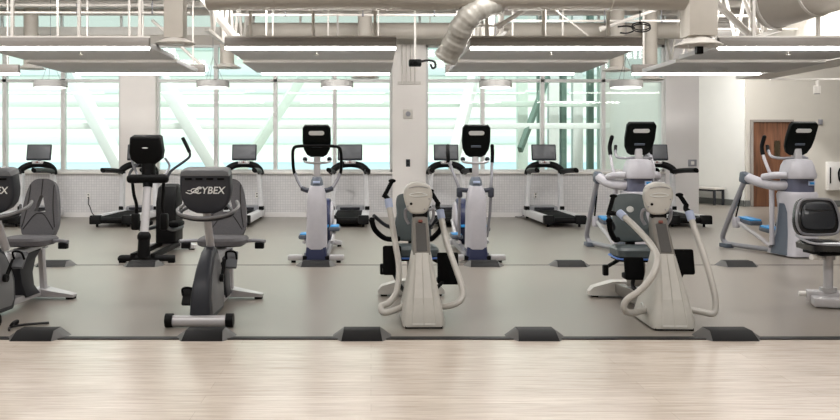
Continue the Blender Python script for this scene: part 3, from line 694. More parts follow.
# ------------------------------------------------------------------ recumbent stepper
def make_stepper(label, loc, rz, larm, rarm, hx=0., rest=(.36, .36), peds=((-1, (-.225, .72, .46), .165, .26), (1, (.26, .62, .40), .185, .28))):
    t = thing('recumbent_stepper', label, 'stepper', loc, rz, 'recumbent steppers')
    def sec(z, hw, y0, y1, r=.04): return [(u, v, z) for u, v in rrect(0, (y0+y1)/2, hw, (y1-y0)/2, r)]
    mb = MB(); mb.loft([sec(.015, .168, .0, .60), (sec(.06, .172, .0, .60)), sec(.18, .150, .04, .55), sec(.34, .118, .10, .49), sec(.50, .092, .17, .45), sec(.585, .078, .21, .43), sec(.60, .066, .225, .415)])
    sh = mb.build('base_shroud', M['beige'], t)
    # raised front cover with two ribs
    mb = MB(); mb.loft([[(-.10, -.006, .03), (.10, -.006, .03), (.10, .05, .03), (-.10, .05, .03)], [(-.072, .095, .34), (.072, .095, .34), (.072, .14, .34), (-.072, .14, .34)], [(-.052, .203, .585), (.052, .203, .585), (.052, .25, .585), (-.052, .25, .585)]])
    mb.build('front_cover', M['beige2'], sh)
    for s in (-1, 0, 1):
        mb = MB(); mb.tube([(s*.10, -.008, .03), (s*.072, .093, .34), (s*.052, .201, .585)], .005 if s else .0035, n=6, smooth=False); mb.build('rib', M['beige'], sh)
    MB().box((0, .02, .012), (.30, .03, .022)).build('front_skid', M['matte'], sh)
    mb = MB(); mb.tube([(-.158, .36+.045*math.cos(a), .13+.03*math.sin(a)) for a in [k*math.pi/6 for k in range(12)]], .004, n=6, closed=True); mb.build('badge', M['label'], sh)
    # neck
    mb = MB(); mb.loft([sec(.57, .075, .20, .42, .03), sec(.70, .073, .29, .47, .03), sec(.82, .068, .375, .51, .03), sec(.885, .062, .415, .52, .03)])
    nk = mb.build('neck', M['neck'], t)
    mb = MB(); mb.loft([[(-.045, .212, .60), (.045, .212, .60), (.045, .26, .60), (-.045, .26, .60)], [(-.042, .365, .82), (.042, .365, .82), (.042, .40, .82), (-.042, .40, .82)]]); mb.build('inlay', M['neckdk'], nk)
    mb = MB(); mb.box((0, .368, .835), (.035, .02, .022), rot=(math.radians(-35), 0, 0), bev=.004); mb.build('red_button', M['red'], nk)
    # head
    out = [(-.045, -.125), (.045, -.125), (.083, -.088), (.103, -.03), (.112, .03), (.098, .088), (.056, .122), (0, .132), (-.056, .122), (-.098, .088), (-.112, .03), (-.103, -.03), (-.083, -.088)]
    o2 = [(p.x, p.z) for p in catmull([(u, 0, v) for u, v in out], 3, True)]
    mx = Matrix.Translation((hx, .40, 1.03)) @ Matrix.Rotation(math.radians(8), 4, 'X') @ Matrix.Diagonal((1.08, 1, 1.05, 1))
    mb = MB(); mb.prism(o2, 'y', -.04, .05, bev=.022, seg=3); mb.xform(mx); hd = mb.build('console', M['beige2'], t)
    mb = MB(); mb.tube([(-.07, -.042, .032), (-.03, -.044, .048), (.03, -.044, .048), (.07, -.042, .032), (.03, -.044, .022), (-.03, -.044, .022)], .004, n=6, closed=True); mb.xform(mx); mb.build('emblem', M['label'], hd)
    mb = MB(); mb.tube([(-.075, -.042, .088), (0, -.044, .103), (.075, -.042, .088)], .003, n=6); mb.xform(mx); mb.build('groove', M['lavdark'], hd)
    mb = MB(); mb.cyl((-.055, -.036, -.04), (-.055, -.046, -.04), .011, n=10); mb.xform(mx); mb.build('port', M['black'], hd)
    for q in ((-.08, -.06), (.05, -.085), (.085, .0)):
        mb = MB(); mb.cyl((q[0], -.036, q[1]), (q[0], -.044, q[1]), .006, n=8); mb.xform(mx); mb.build('screw', M['lavdark'], hd)
    mb = MB(); mb.box((0, .055, .0), (.16, .012, .15), bev=.004); mb.xform(mx); mb.build('display', M['screen'], hd)
    mb = MB(); mb.box((0, .44, .895), (.13, .07, .07), bev=.012); mb.build('console_mount', M['black'], t)
    for s in (-1, 1):
        mb = MB(); mb.tube([(s*.07, .44, .92), (s*.115, .47, .93), (s*.12, .50, .86), (s*.09, .50, .80)], .014, n=8); mb.build('grab_bar', M['lavdark'], t)
    # arms
    for s, A in ((-1, larm), (1, rarm)):
        pts, grip = A
        mb = MB(); mb.tube(pts, .0265, n=14, seg=8); ar = mb.build('arm', M['tube'], t)
        p0, p1 = Vector(pts[0]), Vector(pts[1]); dr = (p1-p0).normalized()
        mb = MB(); mb.cyl(p0-dr*.005, p0+dr*.075, .034, n=16); mb.build('collar', M['collar'], ar)
        mb = MB(); mb.tube([p0, p0+(Vector(grip[0])-p0)*.5+Vector((-s*.01, .02, -.005)), grip[0]], .022, n=10); mb.build('bracket', M['black'], ar)
        g0, g1 = Vector(grip[0]), Vector(grip[1])
        mb = MB(); mb.tube([g0-(g1-g0)*.12, g1], .019, n=12, smooth=False); mb.ell(g1, (.034, .024, .018)); mb.build('grip', M['matte'], ar)
    # foot pedals
    for s, c, w, h in peds:
        mb = MB(); mb.box(c, (w, .045, h), rot=(math.radians(-14), 0, 0), bev=.018, seg=3); pd = mb.build('foot_pedal', M['matte'], t)
        mb = MB(); mb.box((c[0], c[1]+.05, c[2]-h/2+.03), (w, .11, .05), bev=.012); mb.build('heel_cup', M['black'], pd)
        mb = MB(); mb.tube([(c[0], c[1], c[2]-.08), (s*.16, c[1]-.08, .25), (s*.10, .45, .20)], .018, n=8); mb.build('pedal_arm', M['black'], pd)
    # rail, seat, rear foot
    mb = MB(); mb.prism([(.55, .05), (1.70, .05), (1.70, .13), (.55, .20)], 'x', -.085, .085, bev=.012); mb.build('rail', M['neck'], t)
    mb = MB()
    E = lambda x, h, hd: [(x, 1.62-hd, .02), (x, 1.62+hd, .02), (x, 1.62+hd*.8, h), (x, 1.62-hd*.8, h)]
    mb.loft([E(-.33, .055, .06), E(-.29, .10, .085), E(-.10, .155, .10), E(.10, .155, .10), E(.29, .10, .085), E(.33, .055, .06)]); rf = mb.build('rear_foot', M['beige2'], t)
    for s in (-1, 1): MB().box((s*.27, 1.60, .010), (.06, .08, .022)).build('foot_pad', M['black'], rf)
    mb = MB(); mb.box((0, 1.12, .31), (.13, .2, .26), rot=(math.radians(-8), 0, 0), bev=.015); mb.build('seat_post', M['neck'], t)
    mb = MB(); mb.loft([[(u, v, z) for u, v in rrect(0, 1.10, hw, hdp, .08)] for z, hw, hdp in ((.46, .19, .19), (.475, .21, .21), (.53, .215, .215), (.55, .19, .19), (.556, .12, .12))]); sc = mb.build('seat_cushion', M['slate'], t)
    mb = MB(); mb.loft([[(u, v, z) for u, v in rrect(0, 1.10, .205, .205, .08)] for z in (.43, .452)]); mb.build('seat_pan', M['black'], t)
    mb = MB(); mb.tube([(u, v, .455) for u, v in rrect(0, 1.10, .214, .214, .08)], .009, n=6, closed=True, seg=2); mb.build('blue_trim', M['blueline'], sc)
    bo = [(-.15, 0), (.15, 0), (.175, .06), (.17, .18), (.155, .26), (.16, .38), (.13, .44), (0, .455), (-.13, .44), (-.16, .38), (-.155, .26), (-.17, .18), (-.175, .06)]
    o2 = [(p.x, p.z) for p in catmull([(u, 0, v) for u, v in bo], 3, True)]
    mx = Matrix.Translation((0, 1.30, .575)) @ Matrix.Rotation(math.radians(-11), 4, 'X')
    mb = MB(); mb.prism(o2, 'y', -.04, .035, bev=.02, seg=3); mb.xform(mx); bk = mb.build('backrest', M['slate'], t)
    mb = MB(); mb.ell((0, -.041, .30), (.035, .006, .03)); mb.xform(mx); mb.build('oval_emblem', M['label'], bk)
    mb = MB(); mb.box((0, 1.33, .60), (.09, .04, .26), rot=(math.radians(-11), 0, 0), bev=.008); mb.build('back_bracket', M['black'], t)
    for s in (-1, 1):
        ra = rest[0] if s < 0 else rest[1]
        mb = MB(); mb.tube([(s*.14, 1.22, .60), (s*(ra*.67), 1.14, .61), (s*(ra*.92), 1.02, .70), (s*ra, .98, .79)], .025, n=10); mb.ell((s*ra, .978, .795), (.028, .028, .028)); mb.build('armrest', M['matte'], t)
        mb = MB(); mb.tube([(s*.17, 1.26, .70), (s*ra*.67, 1.2, .73), (s*ra*.95, 1.06, .83)], .018, n=8); mb.build('armrest_stay', M['charcoal'], t)
        mb = MB(); mb.cyl((s*.16, 1.08, .43), (s*.30, 1.04, .36), .018, n=8); mb.box((s*.30, 1.03, .34), (.05, .06, .10), bev=.012); mb.build('seat_lever', M['black'], t)
    return t
L3 = ([(-.258, .78, .995), (-.235, .74, .85), (-.20, .66, .62), (-.175, .52, .42), (-.20, .40, .24), (-.27, .32, .155), (-.335, .27, .135), (-.325, .22, .095), (-.26, .24, .095), (-.13, .32, .13)], ((-.29, .80, 1.03), (-.22, .84, 1.16)))
R3 = ([(.195, .66, .905), (.215, .62, .78), (.245, .54, .62), (.315, .42, .40), (.35, .34, .27), (.335, .28, .19), (.26, .26, .145), (.14, .28, .125)], ((.18, .70, .97), (.115, .74, 1.075)))
make_stepper('beige recumbent stepper in the middle, in line with the centre pier', (.425, 6.82, 0), math.radians(1), L3, R3, -.02, (.40, .25))
L4 = ([(-.27, .64, .89), (-.19, .46, .79), (-.12, .25, .665), (-.115, .08, .57), (-.17, .0, .45), (-.27, .0, .325), (-.375, .03, .235), (-.385, .05, .16), (-.31, .12, .12), (-.14, .26, .12)], ((-.345, .72, .885), (-.29, .78, 1.03)))
R4 = ([(.285, .52, .91), (.315, .46, .76), (.36, .36, .54), (.395, .26, .30), (.40, .22, .16), (.37, .21, .10), (.29, .24, .11), (.13, .30, .13)], ((.275, .56, .965), (.23, .60, 1.05)))
make_stepper('beige recumbent stepper on the right with dark slate backrest visible', (2.41, 6.74, 0), math.radians(-2), L4, R4, -.015, (.28, .25), ((-1, (-.13, .70, .40), .17, .20), (1, (.27, .62, .47), .18, .22)))

# ------------------------------------------------------------------ ellipticals
def console_back(t, w, h, z, y, tilt, m='consoleblk', rz=0):
    hw = w/2
    out = [(-hw+.03, h/2), (hw-.03, h/2), (hw, h/2-.04), (hw+.005, 0), (hw-.01, -h*.25), (hw-.05, -h/2+.03), (hw-.10, -h/2), (-hw+.10, -h/2), (-hw+.05, -h/2+.03), (-hw+.01, -h*.25), (-hw-.005, 0), (-hw, h/2-.04)]
    mx = Matrix.Translation((0, y, z)) @ Matrix.Rotation(math.radians(tilt), 4, 'X')
    mb = MB(); mb.prism(out, 'y', -.035, .035, bev=.015, seg=3); mb.xform(mx); co = mb.build('console', M[m], t)
    mb = MB(); mb.prism([(u, v) for u, v in rrect(0, h*.27, w*.28, .028, .027)], 'y', -.041, -.030); mb.xform(mx); mb.build('label_plate', M['label'], co)
    mb = MB(); mb.box((0, -.036, -h*.15), (w*.36, .02, .03), bev=.006); mb.xform(mx); mb.build('badge', M['joint'], co)
    mb = MB(); mb.box((0, .036, .02), (w*.8, .01, h*.6), bev=.003); mb.xform(mx); mb.build('screen', M['screen'], co)
    return co
def make_elliptical(label, loc, moving):
    t = thing('elliptical', label, 'elliptical trainer', loc, 0, 'silver ellipticals')
    sec = lambda z, hw, y0, y1, r: [(u, v, z) for u, v in rrect(0, (y0+y1)/2, hw, (y1-y0)/2, r)]
    mb = MB(); mb.prism([(-.20, .03), (.20, .03), (.20, .085), (-.20, .085)], 'y', .02, .12, bev=.012); cb = mb.build('front_crossbar', M['matte'], t)
    for s in (-1, 1): MB().box((s*.265, .065, .066), (.19, .12, .07), bev=.014).build('crossbar_end', M['silver'], cb)
    for s in (-1, 1):
        mb = MB(); mb.cyl((s*.29, .065, .0), (s*.29, .065, .03), .03, n=12); mb.build('leveling_foot', M['black'], cb)
    mb = MB(); mb.loft([sec(.03, .14, .01, .45, .04), sec(.12, .135, .02, .43, .05), sec(.20, .128, .04, .40, .06)]); mb.build('column_base', M['navy'], t)
    mb = MB(); mb.loft([sec(.17, .132, .03, .40, .08), sec(.45, .128, .03, .40, .08), sec(.75, .124, .06, .38, .08), sec(.90, .112, .09, .36, .07), sec(.99, .082, .13, .33, .06)]); mb.build('column', M['lav'], t)
    mb = MB(); mb.loft([sec(.98, .082, .125, .335, .06), sec(1.05, .075, .14, .32, .06), sec(1.095, .055, .17, .30, .05)]); cc = mb.build('column_cap', M['joint'], t)
    mb = MB(); mb.box((0, .128, 1.03), (.09, .01, .03), rot=(math.radians(-10), 0, 0), bev=.003); mb.build('name_plate', M['collar'], cc)
    mb = MB(); mb.box((0, .25, 1.26), (.085, .05, .42), rot=(math.radians(-4), 0, 0), bev=.012); mb.build('console_post', M['silver'], t)
    console_back(t, .36, .43, 1.565, .20, 18)
    mb = MB(); mb.tube([(-.17, .32, 1.34), (-.15, .25, 1.29), (0, .23, 1.275), (.15, .25, 1.29), (.17, .32, 1.34)], .016, n=8); hb = mb.build('pulse_bar', M['alum'], t)
    for s in (-1, 1):
        mb = MB(); mb.ell((s*.16, .29, 1.325), (.032, .04, .032)); mb.build('pulse_grip', M['charcoal'], hb)
    if not moving:
        mb = MB(); mb.tube([(-.30, .33, 1.13), (-.315, .30, 1.22), (-.315, .22, 1.40), (-.29, .17, 1.475), (-.22, .155, 1.495), (0, .15, 1.50), (.22, .155, 1.495), (.29, .17, 1.475), (.315, .22, 1.40), (.315, .30, 1.22), (.30, .33, 1.13)], .021, n=10, seg=5); mb.build('loop_handlebar', M['black'], t)
        for s in (-1, 1):
            mb = MB(); mb.tube([(s*.30, .33, 1.15), (s*.265, .31, 1.06), (s*.20, .27, .95)], .022, n=10); mb.build('handlebar_stay', M['lavdark'], t)
            mb = MB(); mb.tube([(s*.07, .22, .92), (s*.13, .24, .92), (s*.20, .265, .945)], .034, n=10); mb.build('joint', M['jointdk'], t)
    else:
        for s, tops in ((-1, (-.34, .48, 1.50)), (1, (.24, .40, 1.50))):
            x0 = s*.205
            mb = MB(); mb.tube([(x0, .28, .93), (x0+(tops[0]-x0)*.35, .30, 1.06), (x0+(tops[0]-x0)*.75, .38, 1.22), (tops[0]*1.0, .40, 1.30)], .021, n=10); ar = mb.build('arm', M['lavdark'], t)
            mb = MB(); mb.tube([(tops[0], .40, 1.28), (tops[0]+.005*s, .41, 1.40), tops], .026, n=10); mb.ell(tops, (.026, .026, .026)); mb.build('grip', M['black'], ar)
            mb = MB(); mb.tube([(s*.07, .22, .92), (s*.14, .24, .92), (x0, .28, .93)], .03, n=10); mb.box((x0, .28, .89), (.075, .09, .13), bev=.02); mb.build('joint', M['jointdk'], t)
            mb = MB(); mb.tube([(x0, .28, .82), (x0-.005*s, .36, .56), (x0-.02*s, .50, .29)], .020, n=8); mb.build('arm_link', M['lavdark'], ar)
    # rails, rear flywheel housing, pedals
    for s in (-1, 1):
        mb = MB(); mb.prism([(.10, .06), (1.90, .06), (1.90, .12), (1.3, .16), (.10, .12)], 'x', s*.13-.03, s*.13+.03, bev=.008); mb.build('base_rail', M['lavdark'], t)
    mb = MB(); mb.prism([(1.66+.34*math.cos(a), .40+.34*math.sin(a)) for a in [k*math.pi/16 for k in range(32)]], 'x', -.115, .115, bev=.02); rh = mb.build('rear_housing', M['navy'], t)
    for s in (-1, 1):
        mb = MB(); mb.prism([(1.66+.29*math.cos(a), .40+.29*math.sin(a)) for a in [k*math.pi/16 for k in range(32)]], 'x', *sorted((s*.10, s*.15)), bev=.02); mb.build('side_disc', M['lav'], rh)
    mb = MB(); mb.box((0, 1.31, .36), (.20, .03, .04), bev=.008); mb.build('blue_stripe', M['blue'], rh)
    mb = MB(); mb.prism([(-.27, .03), (.27, .03), (.27, .08), (.12, .12), (-.12, .12), (-.27, .08)], 'y', 1.84, 1.96, bev=.01); rc = mb.build('rear_crossbar', M['silver'], t)
    for s in (-1, 1): 
        mb = MB(); mb.cyl((s*.23, 1.90, 0), (s*.23, 1.90, .035), .03, n=12); mb.build('leveling_foot', M['black'], rc)
    for s, y0, z0 in ((-1, .78, .27), (1, .98, .36)):
        mb = MB(); mb.tube([(s*.185, .45, .22), (s*.19, y0, z0-.05), (s*.175, 1.60, .42)], .024, n=8); pa = mb.build('pedal_arm', M['silver'], t)
        mb = MB(); mb.box((s*.20, y0, z0), (.15, .36, .06), bev=.02); pd = mb.build('pedal', M['joint'], pa)
        MB().box((s*.20, y0, z0+.033), (.12, .31, .012), bev=.004).build('pedal_pad', M['blue'], pa)
    return t
make_elliptical('silver elliptical with fixed black loop handlebar in front of its console', (-.705, 10.86, 0), False)
make_elliptical('silver elliptical with two moving grip arms, right of the centre pier', (1.365, 10.86, 0), True)

# ------------------------------------------------------------------ black crosstrainer
t = thing('crosstrainer', 'black crosstrainer with pale grey post, behind and left of the lettered bike', 'crosstrainer', (-2.92, 10.86, 0))
mb = MB(); mb.tube([(-.30, .06, .055), (-.22, .04, .06), (.30, .04, .06), (.40, .06, .055)], .045, n=12, flat=.8); fb = mb.build('front_bar', M['black'], t)
for q in (-.27, .36): MB().box((q, .06, .012), (.08, .08, .024), bev=.004).build('foot_pad', M['matte'], fb)
mb = MB(); mb.cyl((0, .06, .06), (.0, .08, .37), .085, .07, n=18); mb.ell((0, .08, .33), (.088, .085, .08)); mb.build('post_boot', M['black'], t)
mb = MB(); mb.cyl((0, .08, .35), (.0, .26, 1.0), .055, .052, n=20); mb.build('post', M['silver'], t)
mb = MB(); mb.cyl((0, .25, .96), (0, .30, 1.18), .062, .075, n=18); mb.box((0, .30, 1.20), (.17, .13, .26), bev=.04); mb.build('neck', M['black'], t)
mb = MB(); mb.box((0, .26, 1.07), (.54, .14, .115), bev=.045, seg=3); mb.build('crossbar', M['black'], t)
mx = Matrix.Translation((-.02, .30, 1.45)) @ Matrix.Rotation(math.radians(10), 4, 'X')
mb = MB(); mb.prism([(-.20, .17), (-.17, .19), (.17, .19), (.20, .17), (.22, -.02), (.20, -.12), (.12, -.18), (-.12, -.18), (-.20, -.12), (-.22, -.02)], 'y', -.10, .09, bev=.035, seg=3); mb.xform(mx); co = mb.build('console', M['black'], t)
mb = MB(); mb.ell((-.0, -.101, .04), (.04, .006, .009)); mb.xform(mx); mb.build('badge', M['label'], co)
mb = MB(); mb.box((0, .092, .03), (.32, .01, .22), bev=.004); mb.xform(mx); mb.build('screen', M['screen'], co)
mb = MB(); mb.tube([(-.20, .30, 1.60), (-.245, .36, 1.50), (-.25, .40, 1.34), (-.20, .34, 1.22), (-.13, .28, 1.10)], .018, n=8); mb.tube([(.20, .36, 1.34), (.25, .40, 1.24), (.22, .34, 1.14), (.20, .28, 1.10)], .016, n=8); mb.build('fixed_handle', M['lavdark'], t)
for s in (-1, 1):
    if s > 0: A = [(.25, .27, 1.07), (.29, .32, 1.17), (.42, .42, 1.28), (.505, .46, 1.36), (.495, .47, 1.44)]; G = [(.50, .47, 1.42), (.46, .49, 1.50), (.40, .51, 1.61)]
    else: A = [(-.25, .27, 1.07), (-.27, .40, 1.15), (-.24, .60, 1.24), (-.20, .72, 1.31), (-.17, .76, 1.38)]; G = [(-.17, .76, 1.36), (-.14, .79, 1.45), (-.10, .80, 1.54)]
    mb = MB(); mb.tube(A, .018, n=8); ar = mb.build('arm', M['charcoal'], t)
    mb = MB(); mb.tube(G, .025, n=10); mb.build('grip', M['black'], ar)
    mb = MB(); mb.tube([(s*.205, .27, 1.03), (s*.19, .29, .86), (s*.17, .34, .72), (s*.185, .36, .56)], .022, n=8); mb.box((s*.19, .37, .50), (.10, .12, .22), bev=.025); mb.build('arm_link', M['black'], t)
    mb = MB(); mb.tube([(s*.19, .40, .44), (s*.20, .75, .36), (s*.19, 1.42, .34)], .028, n=8); pa = mb.build('pedal_arm', M['charcoal'], t)
    MB().box((s*.22, .86, .43), (.18, .40, .07), bev=.025).build('pedal', M['matte'], pa)
    MB().box((s*.13, .75, .09), (.06, 1.50, .07), bev=.01).build('base_rail', M['black'], t)
mb = MB(); mb.prism([(1.20, .12), (1.22, .70), (1.34, .92), (1.52, .96), (1.66, .84), (1.72, .5), (1.70, .12)], 'x', -.145, .145, bev=.04, seg=3); mb.build('rear_housing', M['black'], t)
mb = MB(); mb.prism([(-.36, .02), (.36, .02), (.36, .07), (.12, .14), (-.12, .14), (-.36, .07)], 'y', 1.45, 1.62, bev=.012); rb = mb.build('rear_stabilizer', M['silver'], t)
for s in (-1, 1): MB().box((s*.31, 1.53, .011), (.08, .09, .024)).build('foot_pad', M['matte'], rb)

# ------------------------------------------------------------------ adaptive motion trainers
def make_amt(label, loc, rz=0):
    t = thing('motion_trainer', label, 'motion trainer', loc, rz, 'tall motion trainers')
    sec = lambda z, hw, y0, y1, r: [(u, v, z) for u, v in rrect(0, (y0+y1)/2, hw, (y1-y0)/2, r)]
    mb = MB(); mb.loft([sec(.02, .25, -.02, .62, .08), sec(.10, .24, -.02, .60, .10), sec(.30, .20, .02, .54, .12), sec(.60, .185, .05, .50, .12), sec(.84, .21, .02, .50, .12), sec(.88, .20, .04, .48, .12)]); bd = mb.build('body', M['lav'], t)
    mb = MB(); mb.loft([sec(.03, .262, .08, .50, .05), sec(.12, .250, .10, .49, .05), sec(.30, .212, .14, .44, .05), sec(.58, .195, .17, .42, .05), sec(.72, .199, .2, .40, .05)]); mb.build('body_side', M['joint'], bd)
    mb = MB(); mb.loft([sec(.86, .17, .06, .46, .10), sec(1.08, .165, .06, .46, .10)]); cl = mb.build('collar', M['slateblue'], t)
    mb = MB(); mb.box((.075, .055, 1.00), (.10, .012, .06), bev=.004); mb.build('blue_label', M['collar'], cl)
    mb = MB(); mb.box((.075, .050, 1.00), (.06, .012, .03), bev=.003); mb.build('label_mark', M['blue'], cl)
    mb = MB(); mb.loft([sec(1.06, .18, .02, .48, .12), sec(1.10, .19, .01, .49, .13), sec(1.24, .17, .05, .46, .12), sec(1.305, .145, .08, .42, .10), sec(1.325, .10, .13, .38, .08)]); mb.build('cowl', M['lav'], t)
    mb = MB(); mb.box((0, .25, 1.42), (.10, .06, .28), rot=(math.radians(-8), 0, 0), bev=.015); mb.build('console_stalk', M['silver'], t)
    console_back(t, .40, .48, 1.605, .20, 25)
    mb = MB(); mb.tube([(-.22, .58, 1.44), (-.235, .48, 1.36), (-.19, .33, 1.335), (0, .28, 1.345), (.19, .33, 1.335), (.235, .48, 1.36), (.22, .58, 1.44)], .019, n=8); fh = mb.build('fixed_handle', M['lavdark'], t)
    for s in (-1, 1):
        mb = MB(); mb.tube([(s*.22, .585, 1.43), (s*.20, .64, 1.51)], .024, n=8, smooth=False); mb.build('fixed_grip', M['black'], fh)
        mb = MB(); mb.tube([(s*.12, .26, .97), (s*.24, .36, .96), (s*.34, .55, .99), (s*.385, .80, 1.05)], .068, n=14); fa = mb.build('side_arm', M['lav'], t)
        mb = MB(); mb.tube([(s*.17, .22, 1.10), (s*.28, .32, 1.10), (s*.345, .50, 1.07)], .05, n=12); mb.build('upper_arm_cover', M['lav'], fa)
        mb = MB(); mb.box((s*.39, .86, 1.05), (.12, .18, .16), rot=(math.radians(12), 0, 0), bev=.03); mb.build('joint', M['joint'], fa)
        mb = MB(); mb.tube([(s*.39, .88, 1.02), (s*.40, 1.10, .70), (s*.41, 1.36, .30), (s*.40, 1.46, .14), (s*.37, 1.42, .065), (s*.33, 1.28, .05), (s*.20, .55, .055)], .037, n=12, seg=8); lg = mb.build('rear_leg', M['lavdark'], t)
        MB().box((s*.385, 1.38, .03), (.12, .22, .06), bev=.012).build('foot_block', M['joint'], lg)
        # swing arm with grip
        mb = MB(); mb.tube([(s*.27, .42, 1.08), (s*.29, .48, 1.20), (s*.285, .58, 1.34), (s*.285, .61, 1.42)], .022, n=8); sa = mb.build('swing_arm', M['lav'], t)
        mb = MB(); mb.tube([(s*.285, .60, 1.38), (s*.29, .62, 1.50), (s*.265, .60, 1.63)], .029, n=10); mb.ell((s*.265, .60, 1.63), (.029, .029, .029)); mb.build('grip', M['black'], sa)
        mb = MB(); mb.tube([(s*.27, .42, 1.0), (s*.265, .42, .14)], .034, n=10, smooth=False); mb.build('drive_arm', M['lav'], t)
        # pedal
        py, pz = (1.05, .41) if s < 0 else (1.20, .26)
        mb = MB(); mb.box((s*.22, py, pz), (.19, .38, .07), rot=(math.radians(4), 0, 0), bev=.025); pd = mb.build('pedal', M['joint'], t)
        mb = MB(); mb.box((s*.22, py, pz+.038), (.17, .35, .03), rot=(math.radians(4), 0, 0), bev=.010); mb.build('pedal_pad', M['blue'], pd)
        mb = MB(); mb.tube([(s*.33, py+.10, pz-.02), (s*.30, .72, .24), (s*.27, .44, .12)], .030, n=8); mb.build('pedal_link', M['silver'], pd)
        MB().box((s*.355, py+.12, pz-.02), (.07, .12, .16), bev=.02).build('strap_block', M['lav'], pd)
        mb = MB(); mb.tube([(s*.375, .92, 1.0), (s*.36, py+.12, pz+.05)], .012, n=6, smooth=False); mb.build('strap', M['matte'], pd)
    return t
amt = make_amt('tall silver motion trainer with fat side arms, behind the right stepper', (3.68, 11.45, 0), math.radians(0))
copy_thing(amt, 'tall silver motion trainer with fat side arms, in front of the wooden door', (5.85, 11.35, 0), math.radians(7))

# ------------------------------------------------------------------ black seat at the right edge
t = thing('rehab_seat', 'black moulded seat on silver pedestal and rail, cut off at right edge', 'exercise seat', (4.28, 7.92, 0))
bo = [(-.13, 0), (.13, 0), (.20, .04), (.22, .13), (.205, .24), (.17, .33), (.10, .36), (-.10, .36), (-.17, .33), (-.205, .24), (-.22, .13), (-.20, .04)]
o2 = [(p.x, p.z) for p in catmull([(u, 0, v) for u, v in bo], 3, True)]
mx = Matrix.Translation((-.02, .19, .62)) @ Matrix.Rotation(math.radians(-9), 4, 'X')
mb = MB(); mb.prism(o2, 'y', -.03, .04, bev=.02, seg=3); mb.xform(mx); bk = mb.build('backrest', M['vinyl'], t)
def inset(k, dv=0): return [(u*k, .18+(v-.18)*k+dv) for u, v in o2]
mb = MB(); mb.prism(inset(.74, .01), 'y', -.055, -.02, bev=.016, seg=3); mb.xform(mx); mb.build('back_pad', M['pad'], bk)
mb = MB(); mb.tube([mx @ Vector((u, -.036, v)) for u, v in inset(.93)], .012, n=6, closed=True, seg=2); mb.build('rim', M['lavdark'], bk)
mb = MB(); mb.tube([mx @ Vector(p) for p in ((-.13, -.058, .25), (0, -.060, .235), (.13, -.058, .25))], .006, n=6); mb.build('seam', M['piping'], bk)
mb = MB(); mb.loft([[(u, v, z) for u, v in rrect(0.0, 0, hw, hd, .1)] for z, hw, hd in ((.50, .20, .18), (.515, .245, .225), (.565, .25, .23), (.595, .22, .20), (.60, .15, .14))]); sc = mb.build('seat_cushion', M['vinyl'], t)
mb = MB(); mb.tube([(-.235, .16, .63), (-.25, .0, .60), (-.235, -.18, .585), (-.10, -.235, .58), (.12, -.235, .58), (.24, -.16, .585), (.25, 0, .60), (.235, .16, .63)], .012, n=8); mb.build('rim', M['lavdark'], sc)
MB().box((0, 0, .485), (.36, .32, .03), bev=.008).build('seat_plate', M['black'], t)
mb = MB(); mb.cyl((-.02, .0, .12), (-.02, .0, .49), .042, n=18); mb.cyl((-.02, 0, .42), (-.02, 0, .485), .06, n=18); pt = mb.build('pedestal', M['silver'], t)
mb = MB(); mb.cyl((-.02, 0, .12), (-.02, 0, .16), .075, n=18); mb.build('flange', M['alum'], pt)
mb = MB(); mb.cyl((-.08, -.05, .44), (-.16, -.10, .455), .010, n=8); lv = mb.build('lever', M['alum'], t)
mb = MB(); mb.cyl((-.15, -.095, .452), (-.245, -.13, .455), .026, n=12); mb.build('lever_grip', M['white'], lv)
mb = MB(); mb.box((.10, -.02, .08), (.60, .14, .09), rot=(0, 0, math.radians(-18)), bev=.012); mb.box((.40, -.30, .05), (1.3, .20, .08), rot=(0, 0, math.radians(-18)), bev=.012); br = mb.build('base_rail', M['silver'], t)
mb = MB(); mb.cyl((-.19, .075, .09), (-.25, .09, .09), .022, n=12); mb.build('rail_knob', M['white'], br)
for q in ((-.10, .04), (.45, -.32), (-.10, -.13)): MB().box((q[0], q[1], .018), (.07, .07, .036), bev=.006).build('foot_pad', M['black'], br)
mb = MB(); mb.tube([(.15, .05, .49), (.17, .02, .40), (.15, .0, .27), (.12, -.02, .13)], .010, n=6); mb.build('cable', M['cord'], t)

